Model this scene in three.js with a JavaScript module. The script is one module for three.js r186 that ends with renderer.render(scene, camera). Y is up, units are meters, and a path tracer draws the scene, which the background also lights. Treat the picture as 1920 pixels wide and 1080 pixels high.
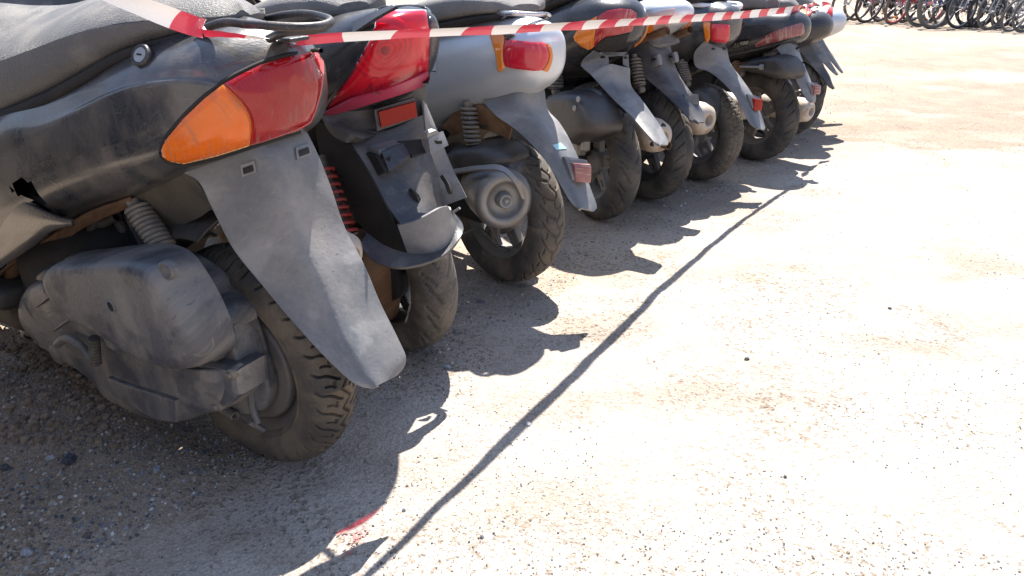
import * as THREE from 'three';
import { mergeGeometries } from 'three/addons/utils/BufferGeometryUtils.js';
import { RoundedBoxGeometry } from 'three/addons/geometries/RoundedBoxGeometry.js';

// ---------------------------------------------------------------- camera, sky, sun, exposure
const scene = new THREE.Scene();
const PX = { F: 1400, H: 0.92, HORIZON: -60 };               // photograph: focal length in pixels, camera height, horizon row
const PITCH = Math.atan((540 - PX.HORIZON) / PX.F);
const camera = new THREE.PerspectiveCamera(2 * Math.atan(540 / PX.F) * 180 / Math.PI, 16 / 9, 0.05, 600);
camera.position.set(0, PX.H, 0);
camera.rotation.x = -PITCH;
const renderer = new THREE.WebGLRenderer({ antialias: true });
renderer.setSize(1024, 576);
renderer.toneMapping = THREE.LinearToneMapping;
renderer.toneMappingExposure = 3.05;
renderer.shadowMap.enabled = true;

const SUN = new THREE.Vector3(0.09, 1, -0.6).normalize();    // read from mudguard tips and carriers against their shadows
{ // pale desert sky: dusty white low down, soft blue overhead, a bright haze round the sun
  const W = 512, H = 256, d = new Float32Array(W * H * 4), v = new THREE.Vector3();
  for (let j = 0; j < H; j++) for (let i = 0; i < W; i++) {
    const el = (j + 0.5) / H * Math.PI - Math.PI / 2, az = (i + 0.5) / W * Math.PI * 2 - Math.PI;
    v.set(Math.cos(el) * Math.cos(az), Math.sin(el), Math.cos(el) * Math.sin(az));
    const up = Math.max(0, v.y), m = Math.exp(-up * 3.2), c = Math.max(0, v.dot(SUN)), g = 0.55 * Math.pow(c, 12) + 2.2 * Math.pow(c, 120);
    const o = (j * W + i) * 4;
    d[o] = 0.38 + 0.3 * m + g; d[o + 1] = 0.56 + 0.17 * m + g * 0.96; d[o + 2] = 0.97 - 0.21 * m + g * 0.88; d[o + 3] = 1;
  }
  const t = new THREE.DataTexture(d, W, H, THREE.RGBAFormat, THREE.FloatType);
  t.mapping = THREE.EquirectangularReflectionMapping; t.magFilter = THREE.LinearFilter; t.minFilter = THREE.LinearFilter; t.needsUpdate = true;
  scene.background = t; scene.environment = t;
}
scene.environmentIntensity = 0.37; scene.backgroundIntensity = 0.37;
const sun = new THREE.DirectionalLight(new THREE.Color(1, 0.955, 0.89), 5);
sun.position.copy(SUN).multiplyScalar(20);
sun.castShadow = true;
sun.shadow.mapSize.set(4096, 4096);
Object.assign(sun.shadow.camera, { left: -12, right: 12, top: 12, bottom: -12, near: 1, far: 60 });
sun.shadow.radius = 1;
scene.add(sun, sun.target);

// ---------------------------------------------------------------- small tools
function rng(seed) { let s = seed >>> 0; return () => { s = (s + 0x6d2b79f5) | 0; let t = Math.imul(s ^ (s >>> 15), 1 | s); t = (t + Math.imul(t ^ (t >>> 7), 61 | t)) ^ t; return ((t ^ (t >>> 14)) >>> 0) / 4294967296; }; }
const V = (x, y, z) => new THREE.Vector3(x, y, z), R = (d) => d * Math.PI / 180;
const lerp = THREE.MathUtils.lerp, clamp = THREE.MathUtils.clamp, sstep = (a, b, x) => { const t = clamp((x - a) / (b - a), 0, 1); return t * t * (3 - 2 * t); };
const hash = (x, y, s) => { let h = Math.imul(x, 374761393) ^ Math.imul(y, 668265263) ^ Math.imul(s, 1442695041); h = Math.imul(h ^ (h >>> 13), 1274126177); return ((h ^ (h >>> 16)) >>> 0) / 4294967296; };
function vnoise(x, y, per, s) {
  const xi = Math.floor(x), yi = Math.floor(y), fx = x - xi, fy = y - yi, u = fx * fx * (3 - 2 * fx), v = fy * fy * (3 - 2 * fy), m = (k) => ((k % per) + per) % per;
  const a = hash(m(xi), m(yi), s), b = hash(m(xi + 1), m(yi), s), c = hash(m(xi), m(yi + 1), s), d = hash(m(xi + 1), m(yi + 1), s);
  return a + (b - a) * u + (c - a) * v + (a - b - c + d) * u * v;
}
function fbm(u, v, per, oct, s = 1, sx = 1) { let a = 0.5, t = 0, w = 0, p = per; for (let i = 0; i < oct; i++) { t += a * vnoise(u * p * sx, v * p, p * (sx >= 1 ? sx : 1), s + i); w += a; a *= 0.55; p *= 2; } return t / w; }
const noise2 = (x, y, s = 3) => vnoise(x, y, 1 << 20, s);
const fbm2 = (x, y, oct, s = 3) => { let a = 0.5, t = 0, w = 0; for (let i = 0; i < oct; i++) { t += a * noise2(x, y, s + i); w += a; a *= 0.5; x *= 2.03; y *= 2.03; } return t / w; };
const to8 = (c) => Math.round(255 * clamp(c <= 0.0031308 ? 12.92 * c : 1.055 * Math.pow(c, 1 / 2.4) - 0.055, 0, 1));
function texture(data, size, srgb, metres) {
  const t = new THREE.DataTexture(data, size, size, THREE.RGBAFormat);
  if (srgb) t.colorSpace = THREE.SRGBColorSpace;
  t.wrapS = t.wrapT = THREE.RepeatWrapping; t.magFilter = THREE.LinearFilter; t.minFilter = THREE.LinearMipmapLinearFilter; t.generateMipmaps = true;
  t.repeat.set(1 / metres, 1 / metres); t.needsUpdate = true;
  return t;
}
// fn(u, v) -> [r, g, b, roughness, height]; linear colour, tile of so many metres
function surface(size, metres, fn, opt = {}) {
  const c = new Uint8Array(size * size * 4), r = new Uint8Array(size * size * 4);
  for (let j = 0; j < size; j++) for (let i = 0; i < size; i++) {
    const o = (j * size + i) * 4, q = fn(i / size, j / size);
    c[o] = to8(q[0]); c[o + 1] = to8(q[1]); c[o + 2] = to8(q[2]); c[o + 3] = 255;
    r[o] = Math.round(255 * clamp(q[4] ?? 0.5, 0, 1)); r[o + 1] = r[o + 2] = Math.round(255 * clamp(q[3], 0, 1)); r[o + 3] = 255;   // height in red, roughness in green
  }
  const data = texture(r, size, false, metres), p = { map: texture(c, size, true, metres), roughnessMap: data, roughness: 1, ...opt.mat };
  if (opt.bump) { p.bumpMap = data; p.bumpScale = opt.bump; }
  return new THREE.MeshPhysicalMaterial({ side: THREE.DoubleSide, ...p });
}
const mixc = (a, b, t) => [lerp(a[0], b[0], t), lerp(a[1], b[1], t), lerp(a[2], b[2], t)];
// a worn, dusty finish: base colour, dust colour, how much dust, roughness clean / dusty, scratches
function worn(base, dust, amount, r0, r1, o = {}) {
  const s = o.seed ?? 11, size = o.size ?? 512, metres = o.metres ?? 0.45;
  const sc = [], rnd = rng(s * 7 + 1);
  for (let i = 0; i < (o.scratches ?? 0); i++) sc.push([rnd(), rnd(), rnd() * Math.PI, 0.01 + rnd() * 0.05]);
  const grid = new Float32Array(size * size);
  for (const [x, y, a, l] of sc) for (let k = 0; k < l * size; k++) { const i = Math.floor((x * size + Math.cos(a) * k + size) % size), j = Math.floor((y * size + Math.sin(a) * k + size) % size); grid[j * size + i] = 1; }
  return surface(size, metres, (u, v) => {
    const c = fbm(u, v, 4, 6, s), st = fbm(u, v, 3, 5, s + 20, o.stretch ?? 1), f = fbm(u, v, 64, 3, s + 40), sp = vnoise(u * 90, v * 90, 90, s + 60);
    let d = amount * (sstep(0.3, 0.72, c) * 0.6 + sstep(0.35, 0.75, st) * 0.6) + (f - 0.5) * 0.35 * amount + (o.floor ?? 0);
    if (sp > 0.93) d += 0.25 * amount; if (sp < 0.06) d -= 0.5;
    d = clamp(d, 0, 1);
    const g = grid[Math.floor(v * size) * size + Math.floor(u * size)];
    let col = mixc(base, dust, d);
    if (o.stain) { const q = sstep(0.56, 0.72, fbm(u, v, 6, 5, s + 80)); col = mixc(col, o.stain, q * (o.stainAmount ?? 0.6)); }
    if (g) col = mixc(col, o.scratch ?? [0.35, 0.32, 0.29], 0.45);
    return [...col, lerp(r0, r1, d), 0.5 + (f - 0.5) * 0.6 + (c - 0.5) * 0.4];
  }, { bump: o.bump ?? 0.0008, mat: o.mat });
}

// ---------------------------------------------------------------- materials
const DUST = [0.26, 0.205, 0.15], GREYDUST = [0.25, 0.225, 0.2];
const M = {
  blackPaint: worn([0.022, 0.025, 0.032], [0.2, 0.165, 0.13], 0.3, 0.26, 0.75, { seed: 3, stretch: 3, scratches: 160, metres: 0.3, bump: 0.0004, size: 1024, mat: { clearcoat: 0.6, clearcoatRoughness: 0.14 } }),
  blackGloss: worn([0.018, 0.02, 0.026], [0.14, 0.12, 0.1], 0.2, 0.22, 0.6, { seed: 5, stretch: 3, scratches: 40, metres: 0.5, bump: 0.0003 }),
  silver: worn([0.52, 0.55, 0.59], [0.42, 0.38, 0.33], 0.16, 0.34, 0.6, { seed: 7, scratches: 30, metres: 0.5, bump: 0.0003, mat: { metalness: 0.45 } }),
  greyPlastic: worn([0.1, 0.105, 0.115], [0.3, 0.275, 0.25], 0.55, 0.36, 0.75, { seed: 9, stretch: 2, scratches: 120, stain: [0.3, 0.29, 0.28], stainAmount: 0.35, size: 1024, metres: 0.5, bump: 0.0006 }),
  darkPlastic: worn([0.03, 0.032, 0.04], [0.2, 0.17, 0.14], 0.4, 0.42, 0.8, { seed: 13, scratches: 140, stain: [0.16, 0.155, 0.16], stainAmount: 0.4, metres: 0.4, bump: 0.0006, size: 1024 }),
  innerPlastic: worn([0.03, 0.028, 0.026], [0.15, 0.115, 0.08], 0.5, 0.6, 0.95, { seed: 15, metres: 0.4 }),
  vinyl: surface(1024, 0.3, (u, v) => { const c = fbm(u, v, 4, 5, 17), f = vnoise(u * 220, v * 220, 220, 18), g = vnoise(u * 110, v * 110, 110, 19), d = sstep(0.4, 0.75, c) * 0.35 + 0.06; return [...mixc([0.08, 0.078, 0.076], [0.28, 0.25, 0.215], d), 0.45 + d * 0.5, f * 0.6 + g * 0.4]; }, { bump: 0.0009, mat: { sheen: 1, sheenColor: new THREE.Color(0.75, 0.72, 0.68), sheenRoughness: 0.45 } }),
  greyVinyl: surface(512, 0.3, (u, v) => { const c = fbm(u, v, 4, 5, 27), f = vnoise(u * 150, v * 150, 150, 18), d = sstep(0.35, 0.75, c) * 0.5; return [...mixc([0.11, 0.108, 0.105], [0.26, 0.23, 0.2], d), 0.6 + d * 0.3, f]; }, { bump: 0.0008 }),
  engineCase: worn([0.065, 0.068, 0.078], [0.27, 0.235, 0.195], 0.62, 0.3, 0.9, { seed: 21, stretch: 3, scratches: 320, stain: [0.035, 0.037, 0.045], stainAmount: 0.6, size: 1024, metres: 0.36, bump: 0.0012 }),
  blackCase: worn([0.02, 0.022, 0.028], [0.16, 0.13, 0.1], 0.4, 0.38, 0.85, { seed: 23, scratches: 40, metres: 0.4 }),
  alloy: worn([0.24, 0.24, 0.245], [0.27, 0.23, 0.18], 0.5, 0.4, 0.8, { seed: 25, scratches: 60, metres: 0.3, mat: { metalness: 0.6 } }),
  tanMetal: worn([0.42, 0.37, 0.32], [0.34, 0.23, 0.14], 0.7, 0.5, 0.85, { seed: 29, stain: [0.22, 0.12, 0.06], stainAmount: 0.6, metres: 0.3, mat: { metalness: 0.15 } }),
  chrome: worn([0.55, 0.55, 0.57], [0.2, 0.12, 0.07], 0.45, 0.2, 0.75, { seed: 31, metres: 0.2, stain: [0.12, 0.05, 0.025], stainAmount: 0.8, mat: { metalness: 0.9 } }),
  whiteTube: worn([0.6, 0.6, 0.6], [0.4, 0.36, 0.32], 0.3, 0.4, 0.7, { seed: 32, metres: 0.2 }),
  blackTube: worn([0.012, 0.012, 0.014], [0.18, 0.15, 0.12], 0.3, 0.4, 0.85, { seed: 33, metres: 0.2, scratches: 60 }),
  rim: worn([0.11, 0.1, 0.095], [0.2, 0.145, 0.09], 0.7, 0.5, 0.9, { seed: 35, metres: 0.3 }),
  greyRim: worn([0.13, 0.13, 0.13], [0.24, 0.2, 0.16], 0.5, 0.45, 0.85, { seed: 37, metres: 0.3 }),
  rust: worn([0.12, 0.06, 0.03], [0.26, 0.16, 0.09], 0.7, 0.8, 0.95, { seed: 39, metres: 0.2 }),
  springGrey: worn([0.09, 0.085, 0.08], [0.24, 0.19, 0.14], 0.7, 0.5, 0.9, { seed: 41, metres: 0.1 }),
  springRed: worn([0.38, 0.03, 0.03], [0.3, 0.14, 0.11], 0.45, 0.4, 0.8, { seed: 43, metres: 0.15 }),
  rubber: worn([0.02, 0.02, 0.02], [0.17, 0.14, 0.11], 0.6, 0.7, 0.95, { seed: 45, metres: 0.2 }),
  zinc: worn([0.3, 0.31, 0.32], [0.25, 0.22, 0.18], 0.5, 0.4, 0.8, { seed: 46, metres: 0.1, mat: { metalness: 0.5 } }),
  dark: worn([0.006, 0.006, 0.007], [0.04, 0.033, 0.027], 0.5, 0.8, 1, { seed: 47, metres: 0.3 }),
};
const tyreMat = (seed, base, dust, amount) => worn(base, dust, amount, 0.75, 0.95, { seed, metres: 0.35, bump: 0.0006 });
M.tyreTan = tyreMat(51, [0.035, 0.031, 0.027], [0.17, 0.128, 0.085], 0.72);
M.tyreDusty = tyreMat(57, [0.05, 0.044, 0.038], [0.22, 0.18, 0.14], 0.85);
M.tyreGrey = tyreMat(53, [0.05, 0.045, 0.04], [0.17, 0.135, 0.1], 0.75);
M.tyreDark = tyreMat(55, [0.028, 0.027, 0.026], [0.14, 0.115, 0.09], 0.6);
// lenses: coloured plastic with dried runs of dirt
function lens(col, seed, amount, o = {}) {
  return surface(512, o.metres ?? 0.22, (u, v) => {
    const run = sstep(0.66, 0.76, vnoise(u * 3, v * 46, 46, seed)) * sstep(0.42, 0.6, fbm(u, v, 4, 3, seed + 4)), film = sstep(0.35, 0.8, fbm(u, v, 5, 6, seed + 9)), sp = vnoise(u * 120, v * 120, 120, seed + 5) > 0.95 ? 0.8 : 0;
    const d = clamp(amount * (run * 0.7 + film * 0.25 + sp * 0.5), 0, 1);
    const rib = o.ribs ? 0.5 + 0.5 * Math.sin(u * Math.PI * 2 * o.ribs) : 0.5;
    return [...mixc(col, [0.42, 0.33, 0.27], d * 0.6), lerp(0.14, 0.75, d), rib];
  }, { bump: o.ribs ? 0.0012 : 0.0002, mat: { clearcoat: 0.35, clearcoatRoughness: 0.15 } });
}
M.red = lens([0.33, 0.006, 0.01], 61, 0.9);
M.redClean = lens([0.5, 0.012, 0.03], 63, 0.35);
M.amber = lens([0.62, 0.17, 0.015], 65, 0.6);
M.paleLens = lens([0.5, 0.36, 0.33], 67, 0.7);
M.dullRed = lens([0.2, 0.05, 0.055], 69, 1.0);
M.reflector = surface(256, 0.05, (u, v) => { const q = Math.max(Math.abs(((u * 24) % 1) - 0.5), Math.abs(((v * 24) % 1) - 0.5)); return [0.34 - q * 0.14, 0.02, 0.009, 0.55, q]; }, { bump: 0.0006, mat: { specularIntensity: 0.5 } });
{ // see-through outer lenses of the nearest tail light: the dirt map tints what passes
  const clear = (col, seed) => { const m = lens(col, seed, 0.85); m.transmission = 0.72; m.thickness = 0; m.roughness = 0.7; m.clearcoat = 0; return m; };
  M.redClear = clear([0.62, 0.014, 0.02], 71); M.amberClear = clear([0.9, 0.34, 0.03], 73);
}
M.redBowl = new THREE.MeshPhysicalMaterial({ color: new THREE.Color(0.52, 0.1, 0.1), roughness: 0.4, side: THREE.DoubleSide });
M.amberBowl = new THREE.MeshPhysicalMaterial({ color: new THREE.Color(0.85, 0.5, 0.2), roughness: 0.4, side: THREE.DoubleSide });
M.pinkLens = new THREE.MeshPhysicalMaterial({ color: new THREE.Color(0.85, 0.03, 0.09), transmission: 0.85, thickness: 0, roughness: 0.12, ior: 1.49, side: THREE.DoubleSide });
M.plumLens = new THREE.MeshPhysicalMaterial({ color: new THREE.Color(0.6, 0.07, 0.16), transmission: 0.55, thickness: 0, roughness: 0.25, ior: 1.49, side: THREE.DoubleSide });
M.dish = new THREE.MeshPhysicalMaterial({ color: new THREE.Color(0.6, 0.6, 0.6), roughness: 0.35, metalness: 0.2, side: THREE.DoubleSide });

// ---------------------------------------------------------------- geometry
// box-unwrapped uv in metres, so that grain and dust keep their real size
function unwrap(g) {
  g = g.index ? g.toNonIndexed() : g;
  const p = g.attributes.position, uv = new Float32Array(p.count * 2), a = V(), b = V(), c = V(), n = V();
  for (let i = 0; i < p.count; i += 3) {
    a.fromBufferAttribute(p, i); b.fromBufferAttribute(p, i + 1); c.fromBufferAttribute(p, i + 2);
    n.copy(b).sub(a).cross(V().copy(c).sub(a));
    const ax = Math.abs(n.x), ay = Math.abs(n.y), az = Math.abs(n.z);
    [a, b, c].forEach((q, k) => { const o = (i + k) * 2; if (az >= ax && az >= ay) { uv[o] = q.x; uv[o + 1] = q.y; } else if (ax >= ay) { uv[o] = q.z + 0.37; uv[o + 1] = q.y; } else { uv[o] = q.x; uv[o + 1] = q.z + 0.71; } });
  }
  g.setAttribute('uv', new THREE.BufferAttribute(uv, 2));
  return g;
}
function fromGrid(P, closeU = false) {                        // P[i][j] points -> smooth indexed surface, uv = distance along the sheet in metres
  const n0 = P.length, nu = closeU ? n0 + 1 : n0, nv = P[0].length, at = (i) => P[i % n0], pos = [], idx = [], uv = [], U = [0], W = [0];
  for (let i = 1; i < nu; i++) { let d = 0; for (let j = 0; j < nv; j++) d += at(i)[j].distanceTo(at(i - 1)[j]); U.push(U[i - 1] + d / nv * 1.25); }
  for (let j = 1; j < nv; j++) { let d = 0; for (let i = 0; i < n0; i++) d += P[i][j].distanceTo(P[i][j - 1]); W.push(W[j - 1] + d / n0); }
  const o = P[0][0], ou = o.x * 3.1 + o.z * 1.7, ow = o.y * 2.3 + o.z;
  for (let i = 0; i < nu; i++) for (let j = 0; j < nv; j++) { const q = at(i)[j]; pos.push(q.x, q.y, q.z); uv.push(W[j] + ow, U[i] + ou); }
  for (let i = 0; i < nu - 1; i++) for (let j = 0; j < nv - 1; j++) { const c = i * nv + j, e = c + nv; idx.push(c, e, c + 1, e, e + 1, c + 1); }
  const g = new THREE.BufferGeometry();
  g.setAttribute('position', new THREE.Float32BufferAttribute(pos, 3)); g.setAttribute('uv', new THREE.Float32BufferAttribute(uv, 2));
  g.setIndex(idx); g.computeVertexNormals();
  if (closeU) { const n = g.attributes.normal, v = V(); for (let j = 0; j < nv; j++) { const k = (nu - 1) * nv + j; v.set(n.getX(j) + n.getX(k), n.getY(j) + n.getY(k), n.getZ(j) + n.getZ(k)).normalize(); n.setXYZ(j, v.x, v.y, v.z); n.setXYZ(k, v.x, v.y, v.z); } }
  g.userData.keep = true;
  return g;
}
const flat = (g) => { const h = g.index ? g.toNonIndexed() : g; for (const k of Object.keys(h.attributes)) if (!['position', 'normal', 'uv'].includes(k)) h.deleteAttribute(k); if (!h.attributes.normal) h.computeVertexNormals(); if (!h.attributes.uv) h.setAttribute('uv', new THREE.Float32BufferAttribute(new Float32Array(h.attributes.position.count * 2), 2)); return h; };
const join = (list) => { const g = mergeGeometries(list.map((q) => flat(q.userData.keep ? q : unwrap(q)))); g.userData.keep = true; return g; };
// a curved sheet with thickness; normals turned towards "out"
function slab(P, tOut, tIn, out, round = 0) {
  const nu = P.length, nv = P[0].length, N = [];
  let vote = 0;
  for (let i = 0; i < nu; i++) { N.push([]); for (let j = 0; j < nv; j++) {
    const du = V().copy(P[Math.min(i + 1, nu - 1)][j]).sub(P[Math.max(i - 1, 0)][j]), dv = V().copy(P[i][Math.min(j + 1, nv - 1)]).sub(P[i][Math.max(j - 1, 0)]), n = du.cross(dv).normalize();
    N[i].push(n); vote += n.dot(V().copy(out).sub(P[i][j]));
  } }
  const s = vote < 0 ? -1 : 1;
  const at = (i, j, t) => V().copy(P[i][j]).addScaledVector(N[i][j], s * t);
  const edge = (i, j) => { if (!round) return 1; const e = Math.min(i, nu - 1 - i) / (nu - 1) * 2, f = Math.min(j, nv - 1 - j) / (nv - 1) * 2; return 1 - round * (Math.pow(1 - e, 6) + Math.pow(1 - f, 6)); };
  const A = P.map((r, i) => r.map((_, j) => at(i, j, tOut * Math.max(0.2, edge(i, j))))), B = P.map((r, i) => r.map((_, j) => at(i, j, -tIn)));
  const top = fromGrid(A), bot = fromGrid(B), rims = [];
  const strip = (a, b) => rims.push(fromGrid([a, b]));
  strip(A[0], B[0]); strip(A[nu - 1], B[nu - 1]); strip(A.map((r) => r[0]), B.map((r) => r[0])); strip(A.map((r) => r[nv - 1]), B.map((r) => r[nv - 1]));
  return join([top, bot, ...rims]);
}
function spline(pts, n, closed = false) { return new THREE.CatmullRomCurve3(pts, closed, 'centripetal').getSpacedPoints(n); }
const tube = (pts, r, n = 40, m = 10) => new THREE.TubeGeometry(new THREE.CatmullRomCurve3(pts, false, 'centripetal'), n, r, m, false);
function rod(a, b, r, r2 = r, m = 14) {
  const g = new THREE.CylinderGeometry(r2, r, a.distanceTo(b), m), q = new THREE.Quaternion().setFromUnitVectors(V(0, 1, 0), V().copy(b).sub(a).normalize());
  return g.applyQuaternion(q).translate((a.x + b.x) / 2, (a.y + b.y) / 2, (a.z + b.z) / 2);
}
function helix(a, b, r, wire, turns) {
  const d = V().copy(b).sub(a), L = d.length(), q = new THREE.Quaternion().setFromUnitVectors(V(0, 1, 0), d.normalize()), pts = [];
  for (let i = 0; i <= turns * 14; i++) { const t = i / 14 * Math.PI * 2; pts.push(V(r * Math.cos(t), L * i / (turns * 14), r * Math.sin(t)).applyQuaternion(q).add(a)); }
  return new THREE.TubeGeometry(new THREE.CatmullRomCurve3(pts), turns * 16, wire, 7, false);
}
const rbox = (w, h, d, r, x, y, z, q) => { const g = new RoundedBoxGeometry(w, h, d, 2, Math.min(r, w / 2.01, h / 2.01, d / 2.01)); if (q) g.applyQuaternion(q); return g.translate(x, y, z); };
function lathe(profile, n = 48) { return new THREE.LatheGeometry(profile.map(([r, y]) => new THREE.Vector2(Math.max(r, 0.0001), y)), n); }   // about y
const latheZ = (profile, n) => lathe(profile, n).rotateX(Math.PI / 2);             // axis along local z (left), y -> z
function hermite(T, x, k) {
  let i = 0; while (i < T.length - 2 && x > T[i + 1][0]) i++;
  const a = T[i], b = T[i + 1], h = b[0] - a[0], t = clamp((x - a[0]) / h, 0, 1), s = (j) => (j <= 0 || j >= T.length - 1) ? (j <= 0 ? (T[1][k] - T[0][k]) / (T[1][0] - T[0][0]) : (T[j][k] - T[j - 1][k]) / (T[j][0] - T[j - 1][0])) : (T[j + 1][k] - T[j - 1][k]) / (T[j + 1][0] - T[j - 1][0]);
  const m0 = s(i) * h, m1 = s(i + 1) * h, t2 = t * t, t3 = t2 * t;
  return (2 * t3 - 3 * t2 + 1) * a[k] + (t3 - 2 * t2 + t) * m0 + (-2 * t3 + 3 * t2) * b[k] + (t3 - t2) * m1;
}
// body with a rounded section along x. T rows: [x, top, bottom, half width, exponent, belly 0..1]
function loft(T, nx = 70, na = 56) {
  const rows = [], x0 = T[0][0], x1 = T[T.length - 1][0];
  for (let i = 0; i <= nx; i++) {
    const f = i / nx, x = x0 + (x1 - x0) * (1 - Math.pow(1 - f, 1.6)), yt = hermite(T, x, 1), yb = hermite(T, x, 2), w = Math.max(0.001, hermite(T, x, 3)), e = 2 / hermite(T, x, 4), ym = lerp(yb, yt, T[0][5] ?? 0.5), row = [];
    for (let j = 0; j < na; j++) { const a = (j / na - 0.25) * Math.PI * 2, c = Math.cos(a), s = Math.sin(a); const zz = w * Math.pow(Math.abs(c), e); row.push(V(x, -(s > 0 ? (T[0][6] ?? 0) * zz * Math.min(1, s * 2.5) * (T[0][7] ? 1 : sstep(-0.4, -0.05, x)) : 0) + ym + (s > 0 ? yt - ym : ym - yb) * Math.sign(s) * Math.pow(Math.abs(s), e), w * Math.sign(c) * Math.pow(Math.abs(c), e))); }
    rows.push(row);
  }
  const cap = (row) => { const c = V(); row.forEach((p) => c.add(p)); c.multiplyScalar(1 / row.length); return row.map(() => c.clone()); };
  rows.unshift(cap(rows[0])); rows.push(cap(rows[rows.length - 1]));
  const P = []; for (let j = 0; j < na; j++) P.push(rows.map((r) => r[j]));
  return fromGrid(P, true);
}
// domed cover over an outline lying across the scooter: z0 back, z1 face
function pillow(outline, z0, z1, p = 5, rings = 10, n = 72) {
  const o = spline(outline, n, true).slice(0, n), c = V(); o.forEach((q) => c.add(q)); c.multiplyScalar(1 / n);
  const P = [];
  for (let j = 0; j < n; j++) {
    const row = [V(o[j].x, o[j].y, z0)];
    for (let k = 0; k <= rings; k++) { const r = Math.cos(k / rings * Math.PI / 2), h = Math.pow(1 - Math.pow(r, p), 1 / 2.2); row.push(V(c.x + (o[j].x - c.x) * r, c.y + (o[j].y - c.y) * r, lerp(z0 + 0.3 * (z1 - z0), z1, h))); }
    P.push(row);
  }
  const g = fromGrid(P, true), q = g.attributes.position, uv = g.attributes.uv; for (let i = 0; i < q.count; i++) uv.setXY(i, q.getX(i) + q.getZ(i) * 0.4, q.getY(i) + q.getZ(i) * 0.6);
  return g;
}

// flat-faced casting over an outline lying across the scooter, with a small bevel
function plate(outline, z0, z1, bevel = 0.004) {
  const sh = new THREE.Shape(outline.map((q) => new THREE.Vector2(q.x, q.y)));
  return new THREE.ExtrudeGeometry(sh, { depth: z1 - z0 - bevel, bevelEnabled: true, bevelThickness: bevel, bevelSize: bevel, bevelOffset: -bevel, bevelSegments: 2, curveSegments: 8 }).translate(0, 0, z0);
}

// a standing place on the ground: contact point of the rear wheel, heading and lean. Local x = backwards, y = up, z = the scooter's left
function frame(x, z, phi, lean = 0) {
  const f = R(phi), l = R(lean), b = V(Math.sin(f), 0, Math.cos(f)), side = V(-Math.cos(f), 0, Math.sin(f)), u = V(0, Math.cos(l), 0).addScaledVector(side, Math.sin(l)), s2 = side.clone().multiplyScalar(Math.cos(l)).add(V(0, -Math.sin(l), 0));
  const m = new THREE.Matrix4().makeBasis(b, u, s2).setPosition(x, 0, z), inv = m.clone().invert(), eye = V(0, PX.H, 0).applyMatrix4(inv);
  const dir = (px, py) => V(px - 960, -(py - 540), -PX.F).applyAxisAngle(V(1, 0, 0), -PITCH).transformDirection(inv);
  return { m, inv, eye, dir,
    P(px, py, z) { const d = dir(px, py); return V().copy(eye).addScaledVector(d, (z - eye.z) / d.z); },          // the spot of the photograph's pixel on the plane across the scooter at z
    X(px, py, x) { const d = dir(px, py); return V().copy(eye).addScaledVector(d, (x - eye.x) / d.x); } };
}
const DROP = PX.F;
function ground(px, py, y = 0) { const d = V(px - 960, -(py - 540), -PX.F).applyAxisAngle(V(1, 0, 0), -PITCH); return V(0, PX.H, 0).addScaledVector(d, (y - PX.H) / d.y); }
// nearest hit of a local ray on a body
function caster(g) {
  const p = g.attributes.position, ix = g.index ? g.index.array : Array.from({ length: p.count }, (_, i) => i), T = [];
  for (let i = 0; i < ix.length; i += 3) T.push([V().fromBufferAttribute(p, ix[i]), V().fromBufferAttribute(p, ix[i + 1]), V().fromBufferAttribute(p, ix[i + 2])]);
  const ray = new THREE.Ray(), hit = V();
  return (o, d) => { ray.origin.copy(o); ray.direction.copy(d); let best = null, bd = 1e9; for (const [a, b, c] of T) if (ray.intersectTriangle(a, b, c, false, hit)) { const e = hit.distanceToSquared(o); if (e < bd) { bd = e; best = hit.clone(); } } return best; };
}
function resample(pts, n) {
  const L = [0]; for (let i = 1; i < pts.length; i++) L.push(L[i - 1] + Math.hypot(pts[i][0] - pts[i - 1][0], pts[i][1] - pts[i - 1][1]));
  return Array.from({ length: n }, (_, k) => { const s = L[L.length - 1] * k / (n - 1); let i = 0; while (i < pts.length - 2 && s > L[i + 1]) i++; const t = (s - L[i]) / (L[i + 1] - L[i] || 1); return [lerp(pts[i][0], pts[i + 1][0], t), lerp(pts[i][1], pts[i + 1][1], t)]; });
}
// a panel lying on a body between an upper and a lower edge, both run from the same side
function panel(fr, cast, top, bot, n = 26, m = 16, bend = [0, 0]) {
  const a = resample(top, n), b = resample(bot, n);
  let cx = 0, cy = 0; a.concat(b).forEach((q) => { cx += q[0] / (2 * n); cy += q[1] / (2 * n); });
  const rows = a.map((q, i) => Array.from({ length: m }, (_, k) => {
    let x = lerp(q[0], b[i][0], k / (m - 1)) + Math.sin(Math.PI * k / (m - 1)) * lerp(bend[0], bend[1], i / (n - 1)), y = lerp(q[1], b[i][1], k / (m - 1));
    for (let t = 0; t < 40; t++) { const h = cast(fr.eye, fr.dir(x, y)); if (h) return h; x = lerp(x, cx, 0.04); y = lerp(y, cy, 0.04); }
    return fr.P(cx, cy, 0);
  }));
  return rows;
}
const mirrored = (P) => P.map((r) => r.map((q) => V(q.x, q.y, -q.z)));
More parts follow.
